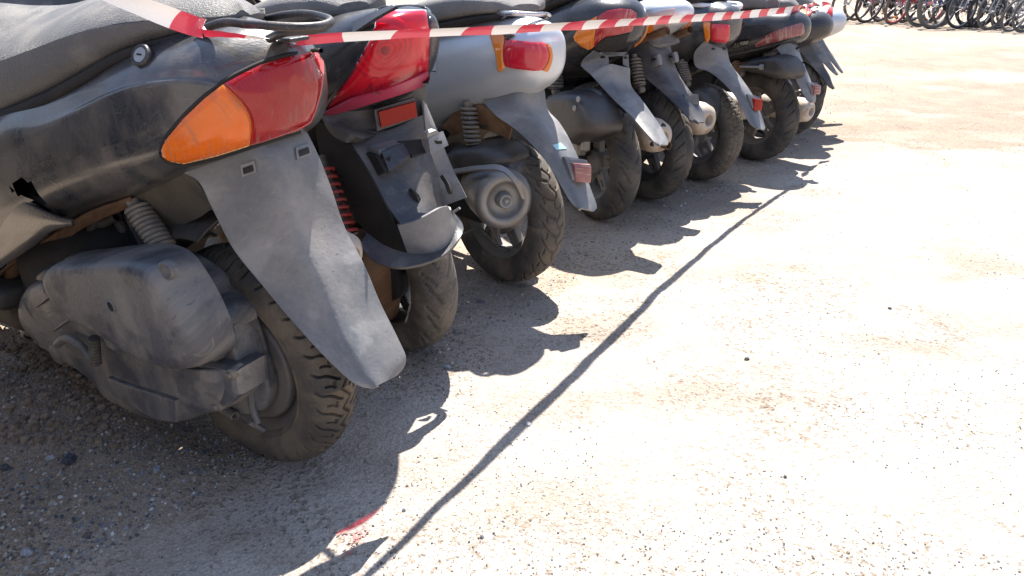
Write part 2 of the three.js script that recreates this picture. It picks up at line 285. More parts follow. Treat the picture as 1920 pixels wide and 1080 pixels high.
// sheet given by rows of traced edge points [px, py, z], widened to a smooth grid
function rows(fr, list, n = 30, m = 13, crown = 0) {
  const lines = list.map((r) => r.map(([x, y, z]) => fr.P(x, y, z))), k = lines[0].length;
  const long = Array.from({ length: k }, (_, j) => spline(lines.map((r) => r[j]), n)), P = [];
  for (let i = 0; i <= n; i++) P.push(k > 2 ? spline(long.map((l) => l[i]), m) : Array.from({ length: m + 1 }, (_, j) => V().lerpVectors(long[0][i], long[1][i], j / m)));
  if (crown) for (let i = 0; i <= n; i++) { const a = P[Math.max(i - 1, 0)], b = P[Math.min(i + 1, n)]; const nrm = V().copy(b[m >> 1]).sub(a[m >> 1]).cross(V().copy(P[i][m]).sub(P[i][0])).normalize(); if (nrm.dot(V().copy(fr.eye).sub(P[i][0])) < 0) nrm.negate(); P[i].forEach((q, j) => q.addScaledVector(nrm, crown * (1 - Math.pow(Math.abs(j / m * 2 - 1), 3.5)))); }
  return P;
}

// mudguard: left edge, ridge and right edge; from the ridge to the right edge the blade lies square across the scooter
function blade(fr, list, n = 40, m = 18) {
  const L = [], K = [], Q = [], last = list.length - 1;
  list.forEach((r, i) => { const a = fr.P(...r[0]), b = fr.P(...r[r.length - 1]), f = i / last, k = V(lerp(b.x, a.x, 0.06) + 0.024, lerp(b.y, a.y, 0.06) + 0.026, lerp(b.z, a.z, 0.72)); k.lerp(V().lerpVectors(a, b, 0.16).add(V(0.003, 0.004, 0)), f * f * 0.9); L.push(a); K.push(k); Q.push(b); });
  const [a, k, b] = [L, K, Q].map((q) => spline(q, n)), P = [];
  for (let i = 0; i <= n; i++) { const row = []; for (let j = 0; j <= m; j++) { const t = j / m, s = 0.34; let q; if (t < s) q = V().lerpVectors(a[i], k[i], t / s); else { q = V().lerpVectors(k[i], b[i], (t - s) / (1 - s)); } row.push(q); } if (i > n * 0.93) { const t = (i / n - 0.93) / 0.07, k2 = 0.5 + 0.5 * Math.sqrt(Math.max(0, 1 - t * t)), mid = V().lerpVectors(row[0], row[m], 0.5); row.forEach((q, j) => { const c = V().lerpVectors(row[0], row[m], j / m); q.lerp(mid.clone().add(V().copy(q).sub(c)), 1 - k2); }); } const sm = row.map((q, j) => j > 0 && j < m ? V().copy(row[j - 1]).add(row[j + 1]).add(q).multiplyScalar(1 / 3) : q); P.push(sm); }
  return P;
}

const bead = (P, r = 0.0028) => [0, P[0].length - 1].map((j) => tube(P.map((q) => q[j]), r, P.length * 2, 6));
// small shape lying on a part, given by its corners in the photograph: upper left, upper right, lower left, lower right
function stuck(fr, cast, [a, b, c, d], t, n = 6, m = 5) { return slab(panel(fr, cast, [a, b], [c, d], n, m), t, 0.001, fr.eye, 0.1); }

// ---------------------------------------------------------------- things and parts
const taken = new Set();
function numbered(name) { let n = name, k = 1; while (taken.has(n)) n = name + '_' + String(k++).padStart(3, '0'); taken.add(n); return n; }
function shade(o) { o.traverse((c) => { if (c.isMesh) { c.castShadow = true; c.receiveShadow = true; } }); return o; }
function thing(name, label, category, extra = {}) { const g = new THREE.Group(); g.name = numbered(name); g.userData = { label, category, ...extra }; scene.add(g); return g; }
function part(parent, name, geos, mat, label) {
  const g = Array.isArray(geos) ? join(geos) : geos, o = new THREE.Mesh(mat.map && !g.userData.keep ? unwrap(g) : g, mat);
  o.name = name; if (label) o.userData.label = label;
  o.castShadow = o.receiveShadow = true;
  parent.add(o);
  return o;
}
function sub(parent, name) { const g = new THREE.Group(); g.name = name; parent.add(g); return g; }
// ---------------------------------------------------------------- ground
const GH = (x, z) => {                                        // height of the beaten earth
  const near = Math.exp(-((x - 0.2) ** 2 + (z + 2.2) ** 2) / 30);
  const mound = 0.045 * Math.exp(-(((x + 1.12) / 0.26) ** 2 + ((z + 1.5) / 0.3) ** 2)) * (0.6 + 0.8 * fbm2(x * 9, z * 9, 3, 60));
  return (fbm2(x * 1.3, z * 1.3, 3, 50) - 0.5) * 0.014 + (fbm2(x * 9, z * 9, 4, 51) - 0.5) * 0.011 * (0.35 + near) + mound - 0.002;
};
{
  const axis = (dense0, dense1, step, far) => { const a = []; for (let t = dense0; t <= dense1; t += step) a.push(t); let s = step, t = dense0; const lo = []; while (t > -far) { s *= 1.13; t -= s; lo.unshift(t); } s = step; t = a[a.length - 1]; const hi = []; while (t < far) { s *= 1.13; t += s; hi.push(t); } return [...lo, ...a, ...hi]; };
  const xs = axis(-1.7, 3.2, 0.013, 260), zs = axis(-5.2, -0.75, 0.013, 260), pos = [], uv = [], col = [], idx = [];
  for (const z of zs) for (const x of xs) {
    const y = Math.abs(x) > 30 || Math.abs(z) > 30 ? 0 : GH(x, z);
    pos.push(x, y, z); uv.push(x, z);
    // gravelly grey in the left, pale dust to the right, darker tan drifts of grit across the open yard
    const p = fbm2(x * 0.9 + 7, z * 1.7, 4, 70), q = fbm2(x * 3.1, z * 6.2, 4, 74), grit = sstep(0.42, 0.62, fbm2(x * 2.2, z * 2.2, 4, 78));
    const lane = sstep(0.5, -0.1, x + (z + 2.2) * 0.75 + (p - 0.5) * 0.9);                  // the strip behind the scooters is gravel
    const sand = mixc([0.365, 0.322, 0.282], [0.225, 0.172, 0.127], clamp(sstep(0.44, 0.68, p) * 0.4 + sstep(0.46, 0.74, q) * 0.42 + 0.08 + sstep(-3.6, -5.5, z) * (1 - 0.75 * sstep(-8, -12, z)) * sstep(0.2, 0.55, p + q * 0.4 - 0.1) * 0.9, 0, 1));
    const grav = mixc([0.34, 0.26, 0.185], [0.23, 0.18, 0.135], grit);
    const soil = sstep(0.9, 0.3, Math.hypot((x + 1.15) / 0.9, (z + 1.35) / 0.75) + (p - 0.5) * 0.6);
    const c = mixc(mixc(sand, grav, lane * 0.75), [0.235, 0.18, 0.135], soil * 0.7);
    col.push(c[0] / 0.45, c[1] / 0.45, c[2] / 0.45);
  }
  const nx = xs.length;
  for (let j = 0; j < zs.length - 1; j++) for (let i = 0; i < nx - 1; i++) { const a = j * nx + i; idx.push(a, a + nx, a + 1, a + 1, a + nx, a + nx + 1); }
  const g = new THREE.BufferGeometry();
  g.setAttribute('position', new THREE.Float32BufferAttribute(pos, 3)); g.setAttribute('uv', new THREE.Float32BufferAttribute(uv, 2)); g.setAttribute('color', new THREE.Float32BufferAttribute(col, 3));
  g.setIndex(idx); g.computeVertexNormals();
  const m = surface(2048, 1.9, (u, v) => {
    const c = fbm(u, v, 16, 6, 90), g1 = fbm(u, v, 420, 2, 91), g2 = fbm(u, v, 230, 3, 92), e = vnoise(u * 900, v * 900, 900, 94), th = sstep(0.35, 0.65, fbm(u, v, 8, 5, 93));
    let k = 0.45 + (c - 0.5) * 0.16 + (g1 - 0.5) * 0.24 + (e - 0.5) * 0.2;
    const grit = sstep(0.56, 0.7, g2) * lerp(0.35, 1, th), chip = sstep(0.68, 0.8, g1) * lerp(0.3, 1, th), pale = sstep(0.36, 0.24, g1);
    k *= 1 - 0.42 * grit - 0.5 * chip + 0.14 * pale;
    return [k, k * (1 - 0.06 * grit), k * (1 - 0.13 * grit), 0.93, clamp(0.45 + (c - 0.5) * 0.5 + (g1 - 0.5) * 0.5 + (g2 - 0.5) * 0.45 + (e - 0.5) * 0.15, 0, 1)];
  }, { bump: 0.006 });
  m.vertexColors = true; m.side = THREE.FrontSide;
  const o = new THREE.Mesh(g, m); o.name = 'ground'; o.receiveShadow = true; o.castShadow = true;
  o.userData = { label: 'sunlit bare sandy ground of the open storage yard', category: 'ground', kind: 'structure' };
  scene.add(o);
}
const stoneGeo = (seed, flatness = 0.7, detail = 1) => { const r = rng(seed), g = new THREE.IcosahedronGeometry(1, detail), p = g.attributes.position, key = new Map(); for (let i = 0; i < p.count; i++) { const k = [p.getX(i), p.getY(i), p.getZ(i)].map((q) => q.toFixed(3)).join(); if (!key.has(k)) key.set(k, 0.72 + r() * 0.5); const s = key.get(k); p.setXYZ(i, p.getX(i) * s, p.getY(i) * s * flatness, p.getZ(i) * s * 0.85); } g.computeVertexNormals(); return g; };
{
  const rnd = rng(404), N = 75000, stoneMat = new THREE.MeshStandardMaterial({ roughness: 0.9 });
  const cols = [[0.12, 0.125, 0.14], [0.2, 0.2, 0.21], [0.3, 0.25, 0.2], [0.35, 0.31, 0.26], [0.1, 0.085, 0.075], [0.22, 0.16, 0.11], [0.42, 0.4, 0.37]];
  const geos = [stoneGeo(1), stoneGeo(2, 0.55), stoneGeo(3, 0.85)], merged = geos;
  const mats = [[], [], []];
  for (let i = 0; i < N; i++) {
    const t = rnd(), py = 20 + 1160 * Math.pow(rnd(), 0.75), px = -80 + 2080 * rnd(), p = ground(px, py);
    if (p.z < -9) continue;
    const left = sstep(0.5, -0.1, p.x + (p.z + 2.2) * 0.75), clump = fbm2(p.x * 2.2, p.z * 2.2, 3, 78);
    if (rnd() > 0.25 + left * 0.75 || (left < 0.5 && rnd() > sstep(0.45, 0.62, clump) * 1.2 + 0.04)) continue;
    const s = (left > 0.5 ? 0.0011 + 0.0033 * Math.pow(rnd(), 3.4) : 0.0008 + 0.002 * Math.pow(rnd(), 3)) * (rnd() > 0.985 ? 2 : 1) * (p.z < -3 ? 1.3 : 1);
    const c = left > 0.5 && rnd() < 0.3 ? [[0.07, 0.075, 0.09], [0.12, 0.12, 0.13], [0.17, 0.18, 0.2]][Math.floor(rnd() * 3)] : cols[Math.floor(rnd() * (left > 0.5 ? 7 : 6))], w = 0.8 + rnd() * 0.5;
    mats[i % 3].push([V(p.x, GH(p.x, p.z) + s * 0.2, p.z), s, rnd() * 6.28, c.map((q) => q * w)]);
  }
  const holder = thing('gravel', 'scattered small grey and brown gravel lying on the sandy ground', 'gravel', { kind: 'stuff' });
  mats.forEach((list, k) => {
    const im = new THREE.InstancedMesh(merged[k], stoneMat, list.length), d = new THREE.Object3D(), cc = new THREE.Color();
    list.forEach(([p, s, a, c], i) => { d.position.copy(p); d.scale.setScalar(s); d.rotation.set(a * 0.3, a, a * 0.2); d.updateMatrix(); im.setMatrixAt(i, d.matrix); im.setColorAt(i, cc.setRGB(...c)); });
    im.name = 'pebble'; im.userData.kind = 'stuff'; im.castShadow = im.receiveShadow = true; holder.add(im);
  });
  // broken soil heaped beside the nearest scooter
  const r2 = rng(77), list = [], clod = stoneGeo(9, 0.75);
  for (let i = 0; i < 1500; i++) {
    const p = ground(20 + 230 * r2() + 40 * (r2() - 0.5), 655 + 190 * Math.pow(r2(), 1.1)), d = Math.hypot((p.x + 1.1) / 0.32, (p.z + 1.5) / 0.34);
    if (d > 1.2 && r2() > 0.2) continue;
    const s = 0.0018 + 0.0095 * Math.pow(r2(), 5);
    list.push([V(p.x, GH(p.x, p.z) + s * 0.25, p.z), s, r2() * 6.28, mixc([0.16, 0.115, 0.08], [0.26, 0.2, 0.15], r2())]);
  }
  const im = new THREE.InstancedMesh(clod, new THREE.MeshStandardMaterial({ roughness: 1 }), list.length), d = new THREE.Object3D(), cc = new THREE.Color();
  list.forEach(([p, s, a, c], i) => { d.position.copy(p); d.scale.setScalar(s); d.rotation.set(a * 0.5, a, a * 0.4); d.updateMatrix(); im.setMatrixAt(i, d.matrix); im.setColorAt(i, cc.setRGB(...c)); });
  im.name = 'soil_clods'; im.castShadow = im.receiveShadow = true;
  im.userData = { label: 'heap of crumbled brown soil clods beside the stand of the nearest scooter', category: 'soil', kind: 'stuff' };
  scene.add(im);
}
// single stones one can point at
const stoneSkin = worn([0.8, 0.8, 0.8], [0.55, 0.5, 0.45], 0.7, 0.7, 0.95, { seed: 83, size: 256, metres: 0.05, bump: 0.0006 }), tinted = (c) => { const m = stoneSkin.clone(); m.color.setRGB(...c.map((q) => q * 1.4)); return m; };
for (const [px, py, s, c, label, fl, seed] of [
  [132, 868, 0.017, [0.05, 0.055, 0.075], 'dark slate stone in the shade below the soil heap, largest dark one there', 0.5, 5],
  [12, 884, 0.011, [0.06, 0.07, 0.085], 'small dark stone in the shade at the left edge, left of larger slate stone', 0.5, 6],
  [1400, 672, 0.0085, [0.03, 0.028, 0.027], 'lone black chip of stone on the bright open ground right of the tape shadow', 0.55, 7],
  [990, 797, 0.008, [0.42, 0.43, 0.46], 'pale stone lying on the edge of the long tape shadow', 0.6, 8],
  [96, 866, 0.009, [0.34, 0.36, 0.38], 'pale grey stone in the shade just left of the dark slate stone', 0.55, 10],
  [335, 770, 0.009, [0.36, 0.3, 0.23], 'tan stone on the ground under the front of the nearest rear tyre', 0.7, 11],
  [838, 688, 0.011, [0.3, 0.31, 0.33], 'grey stone in the shade beside the tip of the nearest mudguard', 0.6, 12],
  [900, 565, 0.012, [0.09, 0.1, 0.12], 'dark blue grey stone between the second and third rear tyres', 0.6, 13],
  [1668, 578, 0.007, [0.05, 0.045, 0.04], 'small dark stone far out on the bright ground at the right', 0.6, 14],
  [50, 1035, 0.012, [0.3, 0.31, 0.33], 'light grey pebble in the bottom left corner of the shaded ground', 0.6, 15],
]) {
  const p = ground(px, py), g = stoneGeo(seed, fl, 2), o = new THREE.Mesh(unwrap(g.scale(s, s, s * 0.8)), tinted(c));
  o.name = numbered('stone'); o.position.set(p.x, GH(p.x, p.z) + s * 0.22, p.z); o.rotation.y = seed; o.userData = { label, category: 'stone' };
  scene.add(shade(o));
}
{ // red paint sprayed on the gravel
  const P = [], c = ground(668, 1000), cx = ground(620, 1025), cd = ground(705, 975), n = 40, m = 26, dir = V().copy(cd).sub(cx), len = dir.length() * 1.25; dir.normalize();
  const side = V(-dir.z, 0, dir.x);
  for (let i = 0; i <= n; i++) { P.push([]); for (let j = 0; j <= m; j++) { const q = V().copy(c).addScaledVector(dir, (i / n - 0.5) * len).addScaledVector(side, (j / m - 0.5) * len * 0.6); q.y = GH(q.x, q.z) + 0.004; P[i].push(q); } }
  const S = 256, a = new Uint8Array(S * S * 4);
  for (let j = 0; j < S; j++) for (let i = 0; i < S; i++) { const u = i / S - 0.5, v = j / S - 0.5, f = fbm(i / S, j / S, 24, 3, 5), b = fbm(i / S, j / S, 5, 3, 8), r = Math.hypot(u * 2, v * 2 + Math.sin(u * 5) * 0.3), on = f + (b - 0.5) * 0.8 > 0.47 + r * 0.4 ? 255 : 0; a.set([on, on, on, 255], (j * S + i) * 4); }
  const t = new THREE.DataTexture(a, S, S, THREE.RGBAFormat); t.magFilter = THREE.LinearFilter; t.needsUpdate = true;
  const pg = fromGrid(P); pg.setAttribute('uv', new THREE.Float32BufferAttribute(P.flatMap((r, i) => r.flatMap((_, j) => [i / n, j / m])), 2));
  const o = new THREE.Mesh(pg, new THREE.MeshStandardMaterial({ color: new THREE.Color(0.34, 0.13, 0.12), roughness: 0.9, alphaMap: t, alphaTest: 0.5, side: THREE.DoubleSide }));
  o.name = 'paint_mark'; o.receiveShadow = true; o.userData = { label: 'patch of red spray paint on the gravel near the bottom of the photo', category: 'paint mark', kind: 'structure' };
  scene.add(o);
}

// ---------------------------------------------------------------- wheels
const TREADS = {
  block: (a, s) => { const n = 34, k = a * n, ph = (x) => x - Math.floor(x), side = Math.sign(s), q = Math.abs(s);
    const lat = ph(k + (side < 0 ? 0.5 : 0) - q * 0.55 + 0.06 * Math.sin(q * 9)), mid = Math.abs(s - 0.13 * (Math.abs(ph(k) * 2 - 1) * 2 - 1));
    let d = 0; if (q > 0.14) d = Math.max(d, sstep(0.068, 0.046, Math.abs(lat - 0.5))); d = Math.max(d, sstep(0.045, 0.03, mid));
    const h = ph(lat - 0.5); if (q > 0.36 && q < 0.7) d = Math.max(d, 0.8 * sstep(0.06, 0.035, Math.abs(h - 0.5 + (q - 0.48) * 0.25))); if (Math.abs(q - 0.36) < 0.03 && h > 0.5 && h < 0.78) d = Math.max(d, 0.8);
    return d; },
  slash: (a, s) => { const k = a * 15, ph = (x) => x - Math.floor(x); let d = 0;
    for (const [o, s0, s1, t] of [[0, 0.08, 0.85, 0.5], [0.5, 0.3, 0.95, 0.35], [0.25, -0.85, -0.08, -0.5], [0.75, -0.95, -0.3, -0.35]]) if (s > Math.min(s0, s1) && s < Math.max(s0, s1)) d = Math.max(d, sstep(0.05, 0.025, Math.abs(ph(k + o - s * t * 2) - 0.5)));
    return d; },
  road: (a, s) => { const k = a * 26, ph = (x) => x - Math.floor(x), q = Math.abs(s), lat = ph(k + (s < 0 ? 0.5 : 0) - 1.1 * q * q); let d = 0; if (q > 0.12 && q < 0.92) d = sstep(0.1, 0.055, Math.abs(lat - 0.5)); d = Math.max(d, sstep(0.05, 0.025, Math.abs(s - 0.1 * Math.sin(k * Math.PI * 2)))); if (q > 0.45) d = Math.max(d, sstep(0.055, 0.03, Math.abs(q - 0.62)) * (ph(k) > 0.4 ? 1 : 0)); return d; },
  brick: (a, s) => { const k = a * 44, ph = (x) => x - Math.floor(x); let d = 0; for (const r of [-0.62, -0.2, 0.2, 0.62]) d = Math.max(d, sstep(0.05, 0.028, Math.abs(s - r))); const row = Math.floor((s + 1.02) / 0.41); return Math.max(d, sstep(0.12, 0.07, Math.abs(ph(k + row * 0.5) - 0.5))); },
  sipe: (a, s) => { const k = a * 30, ph = (x) => x - Math.floor(x), q = Math.abs(s); return q > 0.2 ? sstep(0.14, 0.08, Math.abs(ph(k + (s < 0 ? 0.5 : 0) + q * 0.9) - 0.5)) * sstep(0.98, 0.85, q) : sstep(0.06, 0.03, Math.abs(q - 0.1)); },
};
function tyreGeo(Rw, hw, tread, depth = 0.005, nu = 420, nv = 60) {
  const P = [], aMax = 2.3, hh = (Rw - Rw * 0.635) / (1 - Math.cos(aMax)), rc = Rw - hh;
  for (let i = 0; i < nu; i++) {
    const row = [], th = i / nu * Math.PI * 2;
    for (let j = 0; j <= nv; j++) {
      const f = j / nv * 2 - 1, a = f * aMax, sc = Math.pow(Math.abs(Math.cos(a)), 0.86) * Math.sign(Math.cos(a)), ss = Math.pow(Math.abs(Math.sin(a)), 0.92) * Math.sign(a);
      let r = rc + hh * sc, z = hw * ss; const s = a / 1.12;
      if (Math.abs(s) < 1.16) { const d = TREADS[tread](i / nu, s) * depth * sstep(1.16, 0.98, Math.abs(s)); r -= d * Math.cos(a); z -= d * Math.sin(a); }
      else { const q = Math.abs(a); if (q > 1.35 && q < 1.4) r -= 0.0012; if (q > 1.95 && q < 2.02) z += 0.002 * Math.sign(a); }
      row.push(V(r * Math.cos(th), r * Math.sin(th), z));
    }
    P.push(row);
  }
  return fromGrid(P, true);
}
const tyreCache = {};
function wheel(parent, name, Rw, hw, o) {
  const w = sub(parent, name), key = [Rw, hw, o.tread, o.depth, o.fine].join();
  const tg = tyreCache[key] ??= tyreGeo(Rw, hw, o.tread, o.depth ?? 0.005, o.fine ? 1500 : 460, o.fine ? 110 : 56);
  part(w, 'tyre', tg, o.tyre);
  const r0 = Rw * 0.645, L = hw * 0.74, rimG = [latheZ([[r0 - 0.004, -L], [r0 + 0.004, -L - 0.001], [r0 + 0.005, -L + 0.004], [r0 - 0.008, -L + 0.009], [r0 - 0.022, -L + 0.022], [r0 - 0.024, L - 0.022], [r0 - 0.008, L - 0.009], [r0 + 0.005, L - 0.004], [r0 + 0.004, L + 0.001], [r0 - 0.004, L], [r0 - 0.014, L - 0.011], [r0 - 0.03, L - 0.024], [r0 - 0.032, -L + 0.024], [r0 - 0.014, -L + 0.011], [r0 - 0.004, -L]], 72)];
  const n = o.spokes ?? 5;
  for (let k = 0; k < n; k++) {
    const sh = new THREE.Shape(); sh.moveTo(0.02, -0.024); sh.lineTo(r0 - 0.026, -0.015 - (o.wide ?? 0)); sh.lineTo(r0 - 0.026, 0.015 + (o.wide ?? 0)); sh.lineTo(0.02, 0.024);
    const hole = new THREE.Path(), w2 = 0.007 + (o.wide ?? 0) * 0.5; hole.moveTo(r0 * 0.52, -w2); hole.lineTo(r0 * 0.52, w2); hole.lineTo(r0 * 0.74, w2); hole.lineTo(r0 * 0.74, -w2); sh.holes.push(hole);
    rimG.push(new THREE.ExtrudeGeometry(sh, { depth: 0.018, bevelEnabled: true, bevelThickness: 0.004, bevelSize: 0.003, bevelSegments: 2 }).translate(0, 0, -0.004).rotateZ(k / n * Math.PI * 2 + (o.turn ?? 0.3)));
  }
  part(w, 'rim', rimG, o.rim ?? M.rim);
  part(w, 'hub', latheZ([[0, -0.045], [0.03, -0.045], [0.034, -0.02], [o.drum ?? 0.06, -0.015], [o.drum ?? 0.06, 0.03], [(o.drum ?? 0.06) - 0.008, 0.036], [0.03, 0.038], [0.024, 0.05], [0, 0.05]], 40), o.rim ?? M.rim);
  return w;
}

// ---------------------------------------------------------------- what most of the scooters share
function stand(g, fr) { g.applyMatrix4(fr.m); }
function seat(g, T, mat) {
  const m = part(g, 'seat', loft(T, 60, 60), mat ?? M.vinyl);
  part(m, 'seat_base', loft(T.map(([x, yt, yb, w]) => [x, lerp(yb, yt, 0.12), yb - 0.012, w * 0.97, 4]), 40, 40), M.dark);
  return m;
}
function front(g, o) {                                        // everything ahead of the seat, most of it out of the picture
  const mat = o.paint, x0 = -0.62, xf = -1.2;
  part(g, 'floorboard', [rbox(0.42, 0.05, 0.34, 0.02, -0.8, 0.27, 0), rbox(0.36, 0.09, 0.28, 0.04, -0.78, 0.21, 0)], M.innerPlastic);
  const shield = []; for (let i = 0; i <= 16; i++) { const t = i / 16, y = lerp(0.25, 0.86, t), w = lerp(0.2, 0.235, Math.sin(t * 2.4)) * (t > 0.85 ? 1 - (t - 0.85) * 2 : 1), r = []; for (let j = 0; j <= 14; j++) { const s = j / 14 * 2 - 1; r.push(V(-1.0 - 0.16 * Math.pow(1 - t, 1.3) * 0.4 - 0.1 * (1 - s * s) - (1 - t) * 0.02 + t * 0.08, y, s * w)); } shield.push(r); }
  part(g, 'leg_shield', slab(shield, 0.004, 0.004, V(-5, 0.5, 0)), mat);
  part(g, 'inner_shield', slab(shield.map((r) => r.map((q) => V(q.x + 0.07, q.y - 0.03, q.z * 0.86))), 0.003, 0.003, V(5, 0.5, 0)), M.innerPlastic);
  const bars = sub(g, 'handlebar');
  part(bars, 'bar', tube([V(-0.84, 0.99, 0.33), V(-0.93, 0.985, 0.18), V(-0.96, 0.96, 0), V(-0.93, 0.985, -0.18), V(-0.84, 0.99, -0.33)], 0.011, 30), M.blackTube);
  for (const s of [1, -1]) { part(bars, 'grip', rod(V(-0.89, 0.988, s * 0.23), V(-0.83, 0.99, s * 0.35), 0.017), M.rubber); part(bars, 'brake_lever', tube([V(-0.95, 0.985, s * 0.19), V(-0.93, 0.982, s * 0.28), V(-0.87, 0.98, s * 0.36)], 0.005, 16), M.zinc); }
  part(bars, 'headlight_cowl', loft([[-1.09, 0.99, 0.93, 0.02, 2.2], [-1.07, 1.02, 0.89, 0.09, 2.3], [-0.98, 1.05, 0.88, 0.13, 2.6], [-0.9, 1.04, 0.91, 0.11, 2.4], [-0.86, 1.0, 0.95, 0.03, 2.2]], 24, 30), mat);
  part(g, 'fork', [rod(V(-0.95, 0.9, 0), V(-1.12, 0.5, 0), 0.02), rod(V(-1.1, 0.52, 0.06), V(-1.21, 0.22, 0.06), 0.014), rod(V(-1.1, 0.52, -0.06), V(-1.21, 0.22, -0.06), 0.014)], M.blackCase);
  const fw = wheel(g, 'front_wheel', o.R, 0.045, { tread: 'sipe', tyre: M.tyreDark, rim: M.greyRim }); fw.position.set(xf, o.R, 0);
  const arc = []; for (let i = 0; i <= 14; i++) { const a = lerp(0.25, 2.5, i / 14), r = []; for (let j = 0; j <= 8; j++) { const s = j / 8 * 2 - 1; r.push(V(xf + (o.R + 0.035 - 0.03 * s * s) * Math.cos(a), o.R + (o.R + 0.035 - 0.03 * s * s) * Math.sin(a), s * 0.07)); } arc.push(r); }
  part(g, 'front_fender', slab(arc, 0.003, 0.003, V(xf, 5, 0)), mat);
}
function underneath(g, o = {}) {                              // frame, engine, wheel well under the tail
  part(g, 'frame', [tube([V(-0.7, 0.25, 0.1), V(-0.55, 0.4, 0.1), V(-0.3, 0.56, 0.09), V(0.0, 0.66, 0.08), V(0.12, 0.7, 0.06)], 0.014, 30), tube([V(-0.7, 0.25, -0.1), V(-0.55, 0.4, -0.1), V(-0.3, 0.56, -0.09), V(0.0, 0.66, -0.08), V(0.12, 0.7, -0.06)], 0.014, 30)], M.rust);
  part(g, 'engine', [loft([[-0.62, 0.42, 0.2, 0.05, 3], [-0.58, 0.46, 0.17, 0.12, 3], [-0.34, 0.48, 0.15, 0.13, 3], [-0.26, 0.46, 0.18, 0.1, 3], [-0.24, 0.4, 0.22, 0.05, 3]], 20, 26), rbox(0.26, 0.1, 0.1, 0.03, -0.14, 0.24, 0.04)], M.dark);
  const well = []; for (let i = 0; i <= 22; i++) { const a = lerp(1.5, 3.3, i / 22), r = []; for (let j = 0; j <= 8; j++) { const t = j / 8 * 2 - 1, q = 0.285 - 0.03 * t * t; r.push(V(q * Math.cos(a) - 0.01, 0.24 + q * Math.sin(a), t * 0.085)); } well.push(r); }
  part(g, 'wheel_well', slab(well, 0.002, 0.002, V(0, 5, 0)), M.innerPlastic);
  part(g, 'storage_box', loft([[-0.62, 0.62, 0.46, 0.04, 4], [-0.58, 0.66, 0.42, 0.12, 4], [-0.2, 0.76, 0.52, 0.12, 4], [-0.1, 0.78, 0.56, 0.1, 4], [-0.06, 0.77, 0.62, 0.04, 4]], 20, 26), M.dark);
}
function shock(g, a, b, r, wire, turns, mat) {
  const s = sub(g, 'shock_absorber');
  part(s, 'spring', helix(a, b, r, wire, turns), mat);
  const e = V().lerpVectors(a, b, 1.16), f = V().lerpVectors(a, b, -0.15);
  part(s, 'damper', [rod(f, V().lerpVectors(a, b, 0.55), r * 0.62), rod(a, e, r * 0.35), latheZ([[0, -0.012], [0.014, -0.012], [0.014, 0.012], [0, 0.012]], 20).translate(e.x, e.y, e.z), rod(V().lerpVectors(a, b, 1.0), V().lerpVectors(a, b, 1.03), r * 1.1)], M.springGrey);
}
function muffler(g, x0, x1, y, z, r, mat, o = {}) {           // lying along the right side
  const m = part(g, 'exhaust', [lathe([[0, 0], [r * 0.45, 0], [r * 0.85, 0.012], [r, 0.04], [r, x1 - x0 - 0.05], [r * 0.86, x1 - x0 - 0.015], [r * 0.5, x1 - x0], [r * 0.3, x1 - x0], [r * 0.3, x1 - x0 - 0.03], [0, x1 - x0 - 0.03]], 36).rotateZ(-Math.PI / 2).translate(x0, y, z), tube([V(x0 + 0.02, y, z), V(x0 - 0.12, y - 0.03, z + 0.03), V(x0 - 0.25, y - 0.05, z + 0.1)], 0.014, 20)], mat);
  if (o.pipe) part(m, 'tailpipe', [lathe([[0.012, 0], [0.015, 0], [0.015, 0.05], [0.012, 0.05], [0.012, 0]], 20).rotateZ(-Math.PI / 2).translate(x1 - 0.01, y - r * 0.35, z)], M.rust);
  return m;
}
function lensPanel(g, name, fr, cast, top, bot, mat, t = 0.006, o = {}) {
  const P = panel(fr, cast, top, bot, o.n ?? 30, o.m ?? 18, o.bend), m = part(g, name, slab(P, t, 0.001, fr.eye, 0.35), mat, o.label);
  if (o.mirror) { const zmin = Math.min(...P.flat().map((q) => q.z)); if (zmin > -0.01) part(g, name, slab(mirrored(P), t, 0.001, V(fr.eye.x, fr.eye.y, -fr.eye.z), 0.35), mat); }
  return m;
}
function slot(g, name, fr, pts, mat, h) {                     // a small traced plate on plane z, with thickness
  return part(g, name, slab(rows(fr, pts, 6, 4), h ?? 0.004, 0.004, fr.eye), mat);
}
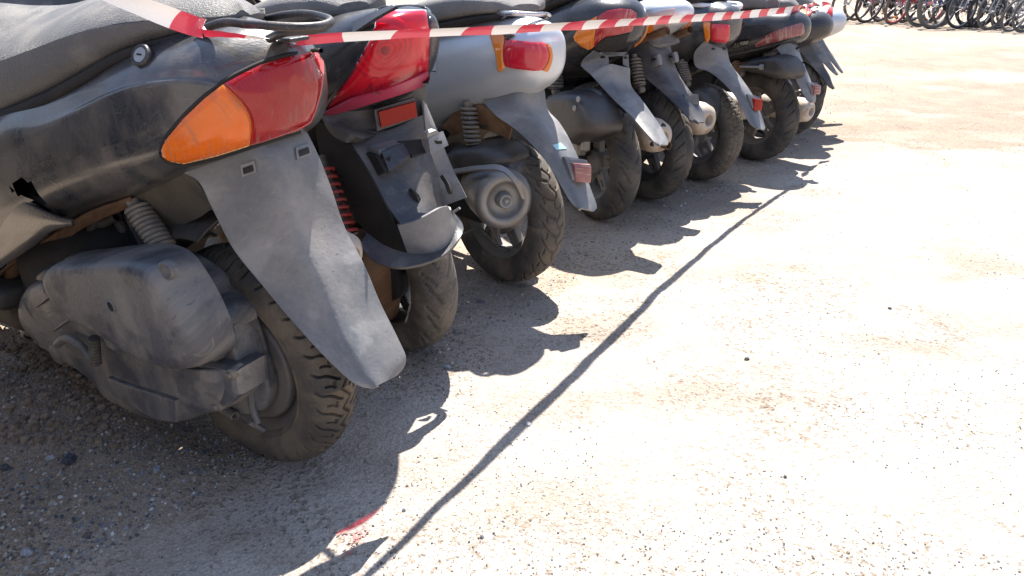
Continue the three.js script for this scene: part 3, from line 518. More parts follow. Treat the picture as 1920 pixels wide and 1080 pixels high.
// ---------------------------------------------------------------- scooter nearest the camera
const RW = 0.228;
{
  const fr = frame(-0.49, -1.29, 59, 2), g = thing('scooter', 'black scooter nearest the camera with orange and red wraparound tail light and bare grey mudguard', 'scooter', { group: 'scooters parked in a row' });
  const P = fr.P, TAIL = [[-0.95, 0.53, 0.3, 0.14, 3, 0.5, 0.26], [-0.6, 0.64, 0.35, 0.18, 3.2], [-0.415, 0.705, 0.435, 0.185, 3.2], [-0.244, 0.77, 0.508, 0.18, 3], [-0.1, 0.824, 0.562, 0.172, 3.4], [0.02, 0.85, 0.612, 0.162, 4], [0.1, 0.854, 0.645, 0.146, 4], [0.15, 0.847, 0.665, 0.12, 3.4], [0.18, 0.828, 0.682, 0.09, 2.5], [0.2, 0.806, 0.7, 0.052, 2], [0.207, 0.775, 0.73, 0.015, 2]];
  const tail = loft(TAIL, 110, 84), cast = caster(tail);
  { // the torn hole in the left flank and the broken lower corner: triangles inside the torn outlines are gone
    const inside = (p, poly) => { let c = false; for (let i = 0, j = poly.length - 1; i < poly.length; j = i++) { const a = poly[i], b = poly[j]; if ((a.y > p.y) !== (b.y > p.y) && p.x < (b.x - a.x) * (p.y - a.y) / (b.y - a.y) + a.x) c = !c; } return c; };
    const poly = [[22, 352], [30, 343], [44, 336], [58, 338], [66, 350], [76, 366], [90, 388], [104, 402], [86, 394], [60, 376], [22, 358]].map(([x, y]) => cast(fr.eye, fr.dir(x, y)) ?? P(x, y, 0.18));
    const ix = tail.index.array, p = tail.attributes.position, keep = [];
    for (let i = 0; i < ix.length; i += 3) { const c = V(); for (let k = 0; k < 3; k++) c.add(V().fromBufferAttribute(p, ix[i + k])); c.multiplyScalar(1 / 3); if (!(c.z > 0.1 && inside(c, poly))) keep.push(ix[i], ix[i + 1], ix[i + 2]); }
    tail.setIndex(keep);
  }
  const body = part(g, 'tail_panel', tail, M.blackPaint);
  part(body, 'steel_bar', tube([P(5, 338, 0.14), P(60, 362, 0.14), P(120, 395, 0.14)], 0.012, 16), M.blackTube);
  // side cover ahead of and below the broken corner
  part(g, 'side_cover', slab(rows(fr, [[[-60, 330, 0.178], [-60, 545, 0.15]], [[0, 355, 0.176], [0, 502, 0.15]], [[60, 385, 0.174], [60, 462, 0.152]], [[105, 405, 0.172], [100, 430, 0.156]], [[135, 412, 0.17], [134, 416, 0.165]]], 24, 12, 0.006), 0.003, 0.002, fr.eye), M.blackPaint);
  part(g, 'frame_rail', slab(rows(fr, [[[-40, 545, 0.12], [-40, 580, 0.1]], [[10, 503, 0.12], [5, 515, 0.1]], [[75, 455, 0.12], [80, 475, 0.1]], [[165, 400, 0.12], [175, 415, 0.1]], [[245, 372, 0.11], [250, 384, 0.09]]], 20, 6), 0.003, 0.003, fr.eye), M.rust);
  seat(g, [[-1.0, 0.81, 0.6, 0.1, 4, 0.4, 0.36, 1], [-0.8, 0.852, 0.615, 0.145, 4.2], [-0.6, 0.858, 0.63, 0.158, 4.2], [-0.45, 0.856, 0.66, 0.163, 4.2], [-0.33, 0.862, 0.692, 0.164, 4.2], [-0.2, 0.886, 0.73, 0.163, 4], [-0.1, 0.902, 0.768, 0.155, 3.8], [-0.03, 0.905, 0.8, 0.138, 3.6], [0.03, 0.9, 0.82, 0.112, 3.4], [0.07, 0.889, 0.833, 0.082, 3.2], [0.1, 0.875, 0.842, 0.045, 2.6], [0.112, 0.862, 0.848, 0.015, 2.4]]);
  // tail light: clear coloured lenses over a ribbed bowl
  const lampOf = (name, top, bot, mat, bend, ribs, wells) => {
    const n = 90, m = 40, inner = panel(fr, cast, top, bot, n, m, bend), out = V(0.62, 0.1, 0.77).normalize();
    const bowl = inner.map((r, i) => r.map((q, j) => V().copy(q).addScaledVector(out, 0.0015 + 0.0022 * (0.5 + 0.5 * Math.cos(i / n * ribs * Math.PI * 2)))));
    const o = part(g, name, slab(bowl, 0.001, 0.001, fr.eye), wells);
    const cover = inner.map((r, i) => r.map((q, j) => { const e = Math.min(1, Math.min(i, n - 1 - i) / 6) * Math.min(1, Math.min(j, m - 1 - j) / 4); return V().copy(q).addScaledVector(out, 0.005 + 0.0065 * Math.sqrt(e)); }));
    part(o, 'lens', fromGrid(cover), mat);
  };
  lampOf('tail_lamp', [[421, 157], [455, 138], [490, 121], [540, 107], [585, 98], [604, 97]], [[470, 271], [495, 264], [525, 254], [560, 243], [583, 229], [593, 205]], M.redClear, [24, 7], 26, M.redBowl);
  lampOf('turn_signal', [[304, 281], [312, 262], [345, 222], [385, 184], [419, 158]], [[306, 292], [318, 301], [345, 306], [405, 292], [468, 272]], M.amberClear, [0, 23], 16, M.amberBowl);
  part(g, 'lamp_gasket', tube([[302, 284], [310, 261], [344, 219], [384, 181], [420, 153], [455, 134], [490, 118], [540, 103], [585, 95], [602, 95]].map(([x, y]) => cast(fr.eye, fr.dir(x, y)) ?? P(x, y, 0)), 0.0035, 60, 6), M.dark);
  part(g, 'lamp_gasket', tube([[302, 286], [306, 297], [320, 306], [345, 310], [405, 297], [470, 276], [525, 259], [562, 247]].map(([x, y]) => cast(fr.eye, fr.dir(x, y)) ?? P(x, y, 0)), 0.0035, 50, 6), M.dark);
  { // seat lock
    const c = (cast(fr.eye, fr.dir(272, 107)) ?? P(272, 107, 0.15)).add(V(0, 0.002, 0.004)), q = new THREE.Quaternion().setFromUnitVectors(V(0, 0, 1), V(0.12, 0.5, 0.86).normalize()), at = (h) => h.applyQuaternion(q).translate(c.x, c.y, c.z);
    const k = part(g, 'seat_lock', at(latheZ([[0, -0.006], [0.0165, -0.006], [0.0175, 0.004], [0.0135, 0.007], [0.0125, 0.004], [0, 0.004]], 36)), M.blackCase); part(k, 'lock_core', at(latheZ([[0, 0.004], [0.0118, 0.004], [0.011, 0.0055], [0, 0.0055]], 30)), M.zinc); part(k, 'keyhole', at(rbox(0.009, 0.0022, 0.003, 0.0008, 0, 0, 0.006)), M.dark);
  }
  // carrier
  const rk = sub(g, 'carrier');
  part(rk, 'rail', tube([P(372, 60, 0.075), P(392, 50, 0.075), P(425, 42, 0.075), P(470, 46, 0.07), P(560, 51, 0.04), P(603, 48, 0.0), P(620, 40, -0.035), P(606, 32, -0.06), P(575, 26, -0.075), P(535, 28, -0.085), P(480, 39, -0.085), P(452, 40, -0.09)], 0.0062, 80, 12), M.blackTube);
  part(rk, 'stay', tube([P(504, 73, 0.03), P(530, 62, 0.03), P(575, 57, 0.01), P(612, 51, -0.01)], 0.0062, 24, 10), M.blackTube);
  part(rk, 'mount', rbox(0.05, 0.006, 0.05, 0.003, ...P(470, 37, -0.07).toArray()), M.blackCase); part(rk, 'mount', rbox(0.04, 0.006, 0.04, 0.003, ...P(545, 72, 0).toArray()), M.blackCase);
  for (const [x, y, z] of [[468, 31, -0.07], [535, 73, 0.0], [560, 66, -0.03]]) part(rk, 'bolt', rod(P(x, y, z), P(x, y, z).add(V(0, 0.008, 0)), 0.009, 0.008, 6), M.zinc);
  // mudguard, knocked askew to the right and curling in under its tip
  const FB = blade(fr, [[[345, 322, 0.1], [570, 243, -0.075]], [[373, 337, 0.092], [590, 283, -0.072]], [[400, 388, 0.085], [617, 350, -0.08]], [[440, 465, 0.078], [643, 425, -0.085]], [[500, 540, 0.066], [680, 497, -0.09]], [[560, 612, 0.06], [712, 572, -0.09]], [[612, 668, 0.052], [743, 634, -0.09]], [[655, 709, 0.04], [761, 676, -0.088]], [[690, 735, 0.028], [760, 692, -0.085]]], 48, 22), FG = slab(FB, 0.003, 0.003, fr.eye);
  const castF = caster(FG), fender = part(g, 'rear_fender', join([FG, ...bead(FB)]), M.greyPlastic);
  for (const [x, y] of [[467, 317], [567, 286]]) { part(fender, 'slot_frame', stuck(fr, castF, [[x - 15, y - 8], [x + 11, y - 17], [x - 12, y + 14], [x + 15, y + 5]], 0.003), M.greyPlastic); part(fender, 'slot', stuck(fr, castF, [[x - 10, y - 3], [x + 8, y - 9], [x - 8, y + 9], [x + 11, y + 2]], 0.0045), M.dark); }
  part(g, 'inner_fender', slab(rows(fr, [[[225, 378, 0.1], [262, 412, 0.07]], [[262, 352, 0.1], [320, 425, 0.06]], [[300, 335, 0.1], [372, 408, 0.06]], [[335, 322, 0.098], [400, 392, 0.07]], [[362, 325, 0.095], [410, 402, 0.078]]], 20, 10), 0.002, 0.002, fr.eye), M.innerPlastic);
  // wheel
  const w = wheel(g, 'rear_wheel', RW, 0.052, { tread: 'block', tyre: M.tyreTan, depth: 0.0075, fine: true, rim: M.rim, drum: 0.122, wide: 0.006, turn: 0.15 }); w.position.y = RW;
  part(g, 'wheel_guard', slab(rows(fr, [[[315, 470, 0.06], [335, 480, 0.03]], [[335, 448, 0.06], [352, 462, 0.03]], [[362, 436, 0.06], [375, 447, 0.02]], [[395, 432, 0.05], [398, 440, 0.0]], [[410, 440, 0.04], [402, 444, 0.0]]], 14, 5), 0.0015, 0.0015, fr.eye), M.blackCase);
  underneath(g);
  shock(g, P(256, 388, 0.1), P(308, 466, 0.1), 0.0185, 0.0045, 10, M.springGrey);
  part(g, 'battery_plate', slab(rows(fr, [[[232, 402, 0.04], [290, 400, 0.04]], [[262, 460, 0.04], [335, 440, 0.04]]], 6, 6), 0.002, 0.002, fr.eye), M.engineCase);
  for (const pts of [[[170, 470, 0.08], [172, 430, 0.08], [190, 405, 0.07], [215, 398, 0.06]], [[205, 470, 0.06], [230, 440, 0.05], [218, 410, 0.05], [200, 400, 0.05]], [[130, 485, 0.09], [140, 455, 0.08], [165, 435, 0.07], [220, 405, 0.07]]]) part(g, 'hose', tube(pts.map(([x, y, z]) => P(x, y, z)), 0.009, 24), M.rubber);
  part(g, 'carburettor', [latheZ([[0, -0.03], [0.03, -0.03], [0.034, 0], [0.026, 0.03], [0, 0.034]], 30).translate(...P(205, 468, 0.06).toArray()), rod(P(212, 425, 0.05), P(222, 460, 0.06), 0.016)], M.blackCase);
  part(g, 'engine_hanger', [latheZ([[0, -0.03], [0.022, -0.03], [0.022, 0.02], [0.012, 0.022], [0, 0.022]], 24).translate(...P(84, 490, 0.1).toArray()), tube([P(85, 515, 0.11), P(95, 500, 0.12), P(125, 495, 0.12), P(140, 505, 0.12)], 0.007, 20)], M.rust);
  // transmission case with the air filter on top
  const CP = (list, z) => list.map(([x, y]) => P(x, y, z));
  const cvt = part(g, 'transmission_case', [pillow(CP([[40, 572], [44, 552], [60, 530], [92, 518], [130, 545], [190, 590], [260, 635], [330, 662], [400, 680], [448, 690], [458, 712], [452, 745], [425, 768], [392, 776], [350, 788], [310, 786], [262, 768], [215, 742], [190, 712], [165, 690], [120, 662], [70, 626], [46, 598]], 0.125), 0.085, 0.155, 13, 16, 130), plate(CP([[206, 706], [240, 719], [290, 735], [334, 749], [335, 790], [300, 785], [262, 768], [214, 738]], 0.158), 0.1, 0.164, 0.003), plate(CP([[338, 668], [400, 684], [446, 694], [452, 742], [424, 764], [392, 772], [340, 786]], 0.14), 0.085, 0.146, 0.014)], M.engineCase);
  part(cvt, 'case_lip', tube(CP([[44, 560], [60, 590], [90, 618], [130, 645], [165, 668], [190, 690], [205, 700], [240, 712], [290, 730], [334, 746]], 0.152), 0.0035, 60, 6), M.engineCase);
  part(cvt, 'kick_boss', latheZ([[0, 0], [0.03, 0], [0.027, 0.02], [0.02, 0.026], [0, 0.026]], 30).translate(...P(125, 655, 0.13).toArray()), M.engineCase);
  part(g, 'gear_case', [plate(CP([[396, 690], [412, 640], [432, 606], [448, 640], [468, 700], [448, 712], [440, 722], [452, 735], [436, 758], [400, 764]], 0.1), 0.06, 0.115, 0.005), plate(CP([[432, 606], [446, 606], [478, 704], [462, 712]], 0.09), 0.05, 0.1, 0.003)], M.engineCase);
  const air = part(g, 'air_filter', pillow(CP([[106, 512], [113, 494], [128, 484], [180, 478], [250, 471], [290, 474], [322, 490], [352, 530], [380, 580], [398, 625], [404, 655], [398, 676], [370, 683], [330, 674], [280, 655], [232, 622], [185, 600], [145, 575], [120, 545]], 0.16), 0.12, 0.205, 15, 18, 140), M.engineCase);
  part(g, 'air_filter_back', [pillow(CP([[130, 486], [200, 474], [270, 468], [330, 476], [352, 478], [414, 522], [420, 538], [460, 572], [470, 605], [458, 634], [425, 660], [402, 678], [330, 660], [200, 560]], 0.065), 0.05, 0.14, 9, 8, 90)], M.engineCase);
  { const r = 0.0085, c = P(208, 575, 0.2055); part(air, 'screw_recess', latheZ([[r * 1.5, -0.004], [r * 1.35, 0.0012], [r * 1.05, 0.0016], [r * 1.02, -0.002]], 28).translate(c.x, c.y, 0.2055), M.engineCase); part(air, 'screw_hole', latheZ([[0, 0.0004], [r * 1.04, 0.0004], [r * 1.04, -0.003], [0, -0.003]], 24).translate(c.x, c.y, 0.2055), M.dark);
    const d = P(313, 507, 0.2); part(air, 'screw_boss', latheZ([[0.016, -0.008], [0.0155, 0.003], [0.012, 0.005], [0.01, 0.001], [0, 0.001]], 28).translate(d.x, d.y, 0.2), M.engineCase); }
  const grow = (l, k) => { const cx = l.reduce((t, q) => t + q[0], 0) / l.length, cy = l.reduce((t, q) => t + q[1], 0) / l.length; return l.map(([x, y]) => [cx + (x - cx) * k, cy + (y - cy) * k]); };
  part(air, 'case_flange', pillow(CP(grow([[106, 512], [113, 494], [128, 484], [180, 478], [250, 471], [290, 474], [322, 490], [352, 530], [380, 580], [398, 625], [404, 655], [398, 676], [370, 683], [330, 674], [280, 655], [232, 622], [185, 600], [145, 575], [120, 545]], 1.035), 0.14), 0.118, 0.134, 60, 10, 120), M.engineCase);
  for (const [x, y] of [[262, 476], [352, 536], [396, 628], [340, 676], [236, 624], [120, 498]]) { const c = P(x, y, 0.142); part(air, 'screw', [latheZ([[0.0085, -0.012], [0.0085, 0.0], [0.006, 0.001], [0, 0.001]], 16).translate(c.x, c.y, c.z), rod(V(c.x, c.y, c.z), V(c.x, c.y, c.z + 0.005), 0.0045, 0.004, 6)], M.springGrey); }
  for (const [x, y] of [[72, 562], [70, 610], [160, 676], [240, 748], [322, 776], [410, 760], [436, 700]]) { const c = P(x, y, 0.142); part(cvt, 'case_bolt', [latheZ([[0.0105, -0.02], [0.0105, 0.004], [0.008, 0.006], [0, 0.006]], 16).translate(c.x, c.y, c.z), rod(V(c.x, c.y, c.z + 0.005), V(c.x, c.y, c.z + 0.011), 0.0056, 0.0052, 6)], M.springGrey); }
  for (const [x0, y0, x1, y1] of [[70, 575, 112, 545], [100, 622, 160, 580]]) part(cvt, 'case_rib', tube([P(x0, y0, 0.152), P((x0 + x1) / 2, (y0 + y1) / 2 - 2, 0.156), P(x1, y1, 0.152)], 0.0035, 14, 6), M.engineCase);
  part(g, 'air_duct', pillow(CP([[195, 622], [225, 640], [250, 645], [245, 655], [225, 660], [200, 645]], 0.18), 0.12, 0.19, 6, 6, 40), M.engineCase);
  part(g, 'intake_boot', pillow(CP([[72, 520], [80, 505], [105, 498], [118, 520], [112, 545], [95, 530]], 0.14), 0.08, 0.155, 6, 6, 40), M.blackCase);
  const kick = sub(g, 'kick_starter');
  part(kick, 'lever', tube(CP([[108, 645], [124, 634], [148, 646], [168, 668], [176, 676]], 0.175), 0.0085, 30), M.engineCase);
  part(kick, 'pedal', [0, 1, 2, 3, 4, 5, 6, 7].map((k) => rod(V().lerpVectors(P(176, 634, 0.19), P(180, 682, 0.19), k / 8), V().lerpVectors(P(176, 634, 0.19), P(180, 682, 0.19), (k + 0.8) / 8), 0.0098, 0.0105)), M.rubber);
  part(g, 'brake_lever_arm', [tube(CP([[466, 702], [470, 730], [474, 765], [484, 792]], 0.075), 0.007, 20), rod(P(470, 700, 0.08), P(470, 700, 0.07), 0.012), rod(P(468, 790, 0.08), P(495, 806, 0.06), 0.006)], M.engineCase);
  part(g, 'brake_spring', helix(P(420, 768, 0.08), P(442, 780, 0.08), 0.0075, 0.002, 7), M.springGrey);
  part(g, 'brake_drum', latheZ([[0, 0.02], [0.094, 0.02], [0.097, 0.058], [0.09, 0.07], [0.05, 0.078], [0, 0.078]], 56).translate(0, RW, 0), M.engineCase);
  const st = sub(g, 'centre_stand');
  part(st, 'stand_leg', [tube([P(150, 690, 0.06), P(162, 722, 0.06), P(172, 742, 0.06)], 0.016, 14), rbox(0.05, 0.03, 0.04, 0.008, ...P(176, 752, 0.06).toArray())], M.blackCase);
  part(st, 'stand_spring', helix(P(132, 716, 0.08), P(142, 762, 0.08), 0.0095, 0.0024, 13), M.zinc);
  part(st, 'spring_hook', tube([P(124, 690, 0.08), P(128, 708, 0.08), P(133, 716, 0.08)], 0.003, 12), M.zinc);
  part(g, 'exhaust_pipe', [tube([P(-40, 585, 0.05), P(20, 605, 0.06), P(55, 622, 0.07), P(85, 650, 0.06)], 0.014, 24), latheZ([[0.012, -0.01], [0.018, -0.01], [0.018, 0.01], [0.012, 0.01]], 24).rotateY(0.9).translate(...P(57, 625, 0.08).toArray())], M.chrome);
  part(g, 'lower_beam', tube([P(-60, 560, 0.02), P(20, 560, 0.02), P(60, 540, 0.04), P(90, 520, 0.06)], 0.02, 24), M.rust);
  { const e = P(663, 482, -0.17); muffler(g, e.x - 0.36, e.x, e.y, -0.17, 0.05, M.tanMetal); }
  front(g, { paint: M.blackPaint, R: RW });
  stand(g, fr);
}
// ---------------------------------------------------------------- second: black, large clear-red tail light, number plate bracket
{
  const fr = frame(-0.27, -1.76, 42, 5), g = thing('scooter', 'black scooter with tall pinkish tail light and empty plate bracket, second from camera', 'scooter', { group: 'scooters parked in a row' }), P = fr.P;
  const TAIL = [[-0.95, 0.54, 0.29, 0.14, 3, 0.5], [-0.65, 0.66, 0.35, 0.175, 3], [-0.42, 0.745, 0.44, 0.175, 2.8], [-0.22, 0.8, 0.53, 0.165, 2.6], [-0.08, 0.828, 0.59, 0.152, 2.5], [0.02, 0.842, 0.632, 0.14, 2.4], [0.08, 0.848, 0.665, 0.128, 2.4], [0.12, 0.85, 0.71, 0.112, 2.4], [0.15, 0.848, 0.755, 0.09, 2.3], [0.17, 0.84, 0.79, 0.055, 2.2], [0.176, 0.828, 0.808, 0.015, 2]];
  const tail = loft(TAIL, 100, 72), cast = caster(tail);
  part(g, 'tail_panel', tail, M.blackGloss);
  part(g, 'trim_strip', slab(rows(fr, [[[575, 95, 0.1], [580, 110, 0.115]], [[640, 55, 0.09], [650, 72, 0.105]], [[700, 25, 0.075], [708, 34, 0.085]], [[735, 12, 0.06], [745, 14, 0.065]]], 14, 5), 0.003, 0.003, fr.eye), M.blackGloss);
  seat(g, [[-1.05, 0.74, 0.6, 0.1, 3.4, 0.4], [-0.8, 0.78, 0.63, 0.155, 3.5], [-0.6, 0.79, 0.67, 0.165, 3.5], [-0.4, 0.82, 0.73, 0.165, 3.5], [-0.25, 0.865, 0.775, 0.16, 3.4], [-0.13, 0.885, 0.805, 0.14, 3.2], [-0.06, 0.88, 0.82, 0.1, 3], [-0.03, 0.855, 0.83, 0.04, 2.6]], M.greyVinyl);
  // tail light: red outer lens standing off a bright dish with a bulb
  const lamp = sub(g, 'tail_lamp');
  const LT = [[601, 216], [628, 178], [652, 146], [676, 108], [697, 66], [711, 20]], LB = [[757, 172], [778, 165], [800, 155], [804, 118], [806, 70], [798, 19]], LP = panel(fr, cast, LT, LB, 34, 22), fine = panel(fr, cast, LT, LB, 90, 64);
  const out = V(0.8, 0.1, 0.45).normalize(), bulge = (grid, h) => grid.map((r, i) => r.map((q, j) => { const s = Math.sin(Math.PI * clamp((i + 0.3) / (grid.length - 0.4), 0, 1)), t = Math.sin(Math.PI * clamp((j + 0.3) / (r.length - 0.4), 0, 1)); return V().copy(q).addScaledVector(out, 0.005 + h * Math.pow(s * t, 0.5)); }));
  const bc = cast(fr.eye, fr.dir(722, 94)) ?? P(722, 94, 0);
  part(lamp, 'lens', fromGrid(bulge(LP, 0.026)), M.pinkLens);
  part(lamp, 'reflector_bowl', slab(fine.map((r) => r.map((q) => { const e = q.distanceTo(bc); return V().copy(q).addScaledVector(out, 0.002 + (e < 0.066 ? 0.008 * (0.5 + 0.5 * Math.cos(e / 0.0125 * Math.PI * 2)) : 0)); })), 0.001, 0.001, fr.eye), M.dish);
  part(lamp, 'bulb', new THREE.SphereGeometry(0.0085, 20, 14).translate(bc.x + 0.01, bc.y, bc.z + 0.006), M.rust);
  part(lamp, 'lower_lens', slab(panel(fr, cast, [[606, 210], [660, 182], [720, 166], [760, 150], [800, 133]], [[605, 216], [640, 208], [680, 196], [757, 172], [800, 157]], 30, 8).map((r) => r.map((q) => V().copy(q).addScaledVector(out, 0.026))), 0.002, 0.002, fr.eye), M.plumLens);
  part(lamp, 'lamp_rim', tube([[601, 216], [628, 178], [652, 146], [676, 108], [697, 66], [711, 18], [740, 14], [797, 16], [806, 40], [806, 80], [803, 128], [800, 154]].map(([x, y]) => cast(fr.eye, fr.dir(x, y)) ?? P(x, y, x > 750 ? -0.1 : 0.05)), 0.005, 70, 8), M.blackGloss);
  // panel under the lamp, with the red reflector
  const under = part(g, 'lamp_panel', slab(rows(fr, [[[604, 218, 0.13], [700, 196, 0.02], [797, 160, -0.11]], [[618, 236, 0.125], [702, 220, 0.02], [798, 186, -0.11]], [[655, 252, 0.11], [706, 240, 0.02], [797, 212, -0.105]], [[678, 262, 0.085], [712, 252, 0.03], [796, 228, -0.1]]], 16, 12), 0.003, 0.02, fr.eye), M.darkPlastic);
  const rf = part(g, 'reflector_frame', slab(rows(fr, [[[700, 204, 0.035], [775, 182, -0.05]], [[706, 244, 0.035], [782, 219, -0.05]]], 8, 8), 0.012, 0.004, fr.eye), M.darkPlastic);
  part(rf, 'reflector', slab(rows(fr, [[[707, 208, 0.032], [775, 188, -0.047]], [[712, 237, 0.032], [778, 216, -0.047]]], 8, 8), 0.017, 0, fr.eye), M.reflector);
  // number plate carrier
  part(g, 'rear_fender', slab(rows(fr, [[[640, 244, 0.098], [720, 246, 0.02], [792, 215, -0.08]], [[685, 312, 0.094], [744, 300, 0.02], [800, 268, -0.08]], [[730, 393, 0.09], [775, 366, 0.02], [818, 324, -0.08]], [[758, 429, 0.086], [796, 402, 0.02], [829, 388, -0.08]]], 22, 14), 0.003, 0.003, fr.eye), M.darkPlastic);
  part(g, 'fender_wing', slab(rows(fr, [[[792, 188, -0.08], [797, 194, -0.11]], [[797, 240, -0.08], [822, 252, -0.115]], [[806, 290, -0.08], [843, 303, -0.12]], [[828, 388, -0.08], [875, 370, -0.12]]], 18, 6), 0.002, 0.002, fr.eye), M.greyPlastic);
  part(g, 'fender_side', slab(rows(fr, [[[590, 225, 0.12], [640, 244, 0.1]], [[605, 300, 0.09], [685, 312, 0.096]], [[660, 400, 0.08], [730, 395, 0.092]], [[725, 470, 0.075], [762, 474, 0.085]]], 20, 8), 0.002, 0.002, fr.eye), M.dark);
  const br = part(g, 'plate_bracket', slab(rows(fr, [[[712, 290, 0.066], [754, 277, 0.01]], [[728, 324, 0.064], [770, 298, 0.01]]], 6, 6), 0.016, 0.006, fr.eye), M.darkPlastic);
  part(br, 'bracket_top', slab(rows(fr, [[[692, 284, 0.07], [738, 270, 0.012]], [[712, 291, 0.068], [752, 278, 0.012]]], 4, 4), 0.012, 0.004, fr.eye), M.greyPlastic);
  part(br, 'bracket_cheek', slab(rows(fr, [[[692, 285, 0.072], [711, 291, 0.07]], [[715, 328, 0.072], [727, 320, 0.07]]], 4, 4), 0.008, 0.002, fr.eye), M.dark);
  part(br, 'slot', slab(rows(fr, [[[721, 294, 0.056], [736, 290, 0.044]], [[722, 301, 0.056], [737, 296, 0.044]]], 4, 4), 0.0205, 0, fr.eye), M.dark);
  const br2 = part(g, 'plate_bracket', slab(rows(fr, [[[793, 261, -0.03], [822, 250, -0.082]], [[799, 288, -0.03], [834, 276, -0.085]]], 6, 6), 0.016, 0.006, fr.eye), M.greyPlastic);
  part(br2, 'bracket_top', slab(rows(fr, [[[793, 247, -0.03], [810, 241, -0.06]], [[793, 261, -0.03], [821, 250, -0.08]]], 4, 4), 0.013, 0.002, fr.eye), M.greyPlastic);
  part(br2, 'slot', slab(rows(fr, [[[808, 261, -0.055], [822, 257, -0.072]], [[809, 268, -0.055], [822, 263, -0.072]]], 4, 4), 0.0205, 0, fr.eye), M.dark);
  part(g, 'bracket_recess', slab(rows(fr, [[[744, 268, 0.015], [790, 262, -0.035]], [[772, 296, 0.012], [797, 288, -0.03]]], 5, 5), 0.005, 0.002, fr.eye), M.dark);
  for (const pts of [[[[766, 356, 0.03], [784, 362, 0.01]], [[776, 372, 0.028], [784, 375, 0.01]], [[781, 388, 0.02], [784, 392, 0.012]]], [[[825, 331, -0.07], [842, 345, -0.085]], [[834, 345, -0.07], [843, 356, -0.085]], [[839, 360, -0.072], [842, 364, -0.08]]]]) part(g, 'torn_tab', slab(rows(fr, pts, 6, 4), 0.008, 0.001, fr.eye), M.dark);
  // flared lower guard round the tyre
  const XR = (list, n, m) => { const L = list.map((r) => r.map(([x, y, d]) => fr.X(x, y, d))), k = L[0].length, lo = Array.from({ length: k }, (_, j) => spline(L.map((r) => r[j]), n)), G = []; for (let i = 0; i <= n; i++) G.push(k > 2 ? spline(lo.map((l) => l[i]), m) : Array.from({ length: m + 1 }, (_, j) => V().lerpVectors(lo[0][i], lo[1][i], j / m))); return G; };
  part(g, 'mud_flap', slab(XR([[[688, 438, 0.1], [676, 462, 0.12]], [[722, 462, 0.15], [705, 492, 0.18]], [[763, 476, 0.19], [748, 503, 0.225]], [[798, 476, 0.205], [790, 497, 0.24]], [[829, 468, 0.205], [832, 480, 0.235]], [[847, 447, 0.19], [857, 455, 0.215]], [[853, 420, 0.17], [868, 430, 0.185]], [[846, 398, 0.15], [860, 410, 0.155]]], 40, 7), 0.003, 0.003, fr.eye), M.darkPlastic);
  part(g, 'flap_wall', slab(XR([[[745, 422, 0.2], [765, 476, 0.19]], [[775, 414, 0.215], [798, 475, 0.206]], [[800, 402, 0.215], [829, 468, 0.206]], [[822, 390, 0.21], [848, 446, 0.19]], [[838, 386, 0.19], [854, 418, 0.17]]], 28, 10), 0.003, 0.003, fr.eye), M.greyPlastic);
  part(g, 'flap_clip', [latheZ([[0.004, 0], [0.012, 0], [0.012, 0.005], [0.004, 0.005]], 20).rotateX(-0.9).translate(...P(839, 397, -0.095).toArray()), rod(P(850, 398, -0.1), P(862, 390, -0.105), 0.003)], M.zinc);
  const w = wheel(g, 'rear_wheel', RW, 0.056, { tread: 'slash', tyre: M.tyreDusty, depth: 0.005, rim: M.blackCase, drum: 0.06 }); w.position.set(-0.03, RW, 0);
  underneath(g);
  shock(g, P(606, 312, 0.115), P(654, 440, 0.115), 0.021, 0.0046, 9, M.springRed);
  part(g, 'transmission_case', [pillow([[560, 470], [640, 450], [690, 500], [700, 560], [690, 620], [640, 600], [570, 540]].map(([x, y]) => P(x, y, 0.11)), 0.03, 0.13, 6, 8, 60)], M.rust);
  part(g, 'brake_drum', latheZ([[0, 0.02], [0.07, 0.02], [0.072, 0.055], [0.02, 0.062], [0, 0.062]], 40).translate(0, RW, 0), M.dark);
  muffler(g, -0.4, -0.06, 0.27, -0.17, 0.05, M.tanMetal);
  front(g, { paint: M.blackGloss, R: RW });
  stand(g, fr);
}
// ---------------------------------------------------------------- silver / black pair of one model: third and sixth
function roundTail(fr, g, o) {
  const P = fr.P, T = [[-0.9, 0.55, 0.3, 0.14, 3, 0.5], [-0.6, 0.67, 0.33, 0.17, 3], [-0.35, 0.76, 0.42, 0.162, 2.7], [-0.2, 0.8, 0.488, 0.152, 2.6], [-0.07, 0.82, 0.535, 0.14, 2.5], [0.03, 0.824, 0.575, 0.124, 2.5], [0.1, 0.818, 0.612, 0.104, 2.6], [0.15, 0.806, 0.64, 0.085, 2.6], [0.178, 0.79, 0.665, 0.064, 2.5], [0.19, 0.76, 0.69, 0.036, 2.2], [0.193, 0.735, 0.715, 0.012, 2]].map((r) => [r[0] + o.dx, r[1] + o.dy, r[2] + o.dy, ...r.slice(3)]);
  const tail = loft(T, 90, 72), cast = caster(tail);
  part(g, 'tail_panel', tail, o.paint);
  seat(g, [[-0.95, 0.75, 0.62, 0.1, 3.4, 0.4], [-0.75, 0.785, 0.65, 0.155, 3.4], [-0.5, 0.8, 0.69, 0.165, 3.4], [-0.3, 0.84, 0.745, 0.168, 3.4], [-0.15, 0.875, 0.785, 0.163, 3.3], [-0.03, 0.885, 0.81, 0.145, 3.2], [0.05, 0.875, 0.825, 0.11, 3], [0.085, 0.852, 0.832, 0.05, 2.6]].map((r) => [r[0] + o.dx, r[1] + o.dy, r[2] + o.dy, ...r.slice(3)]), o.seat);
  return { cast, P, T };
}
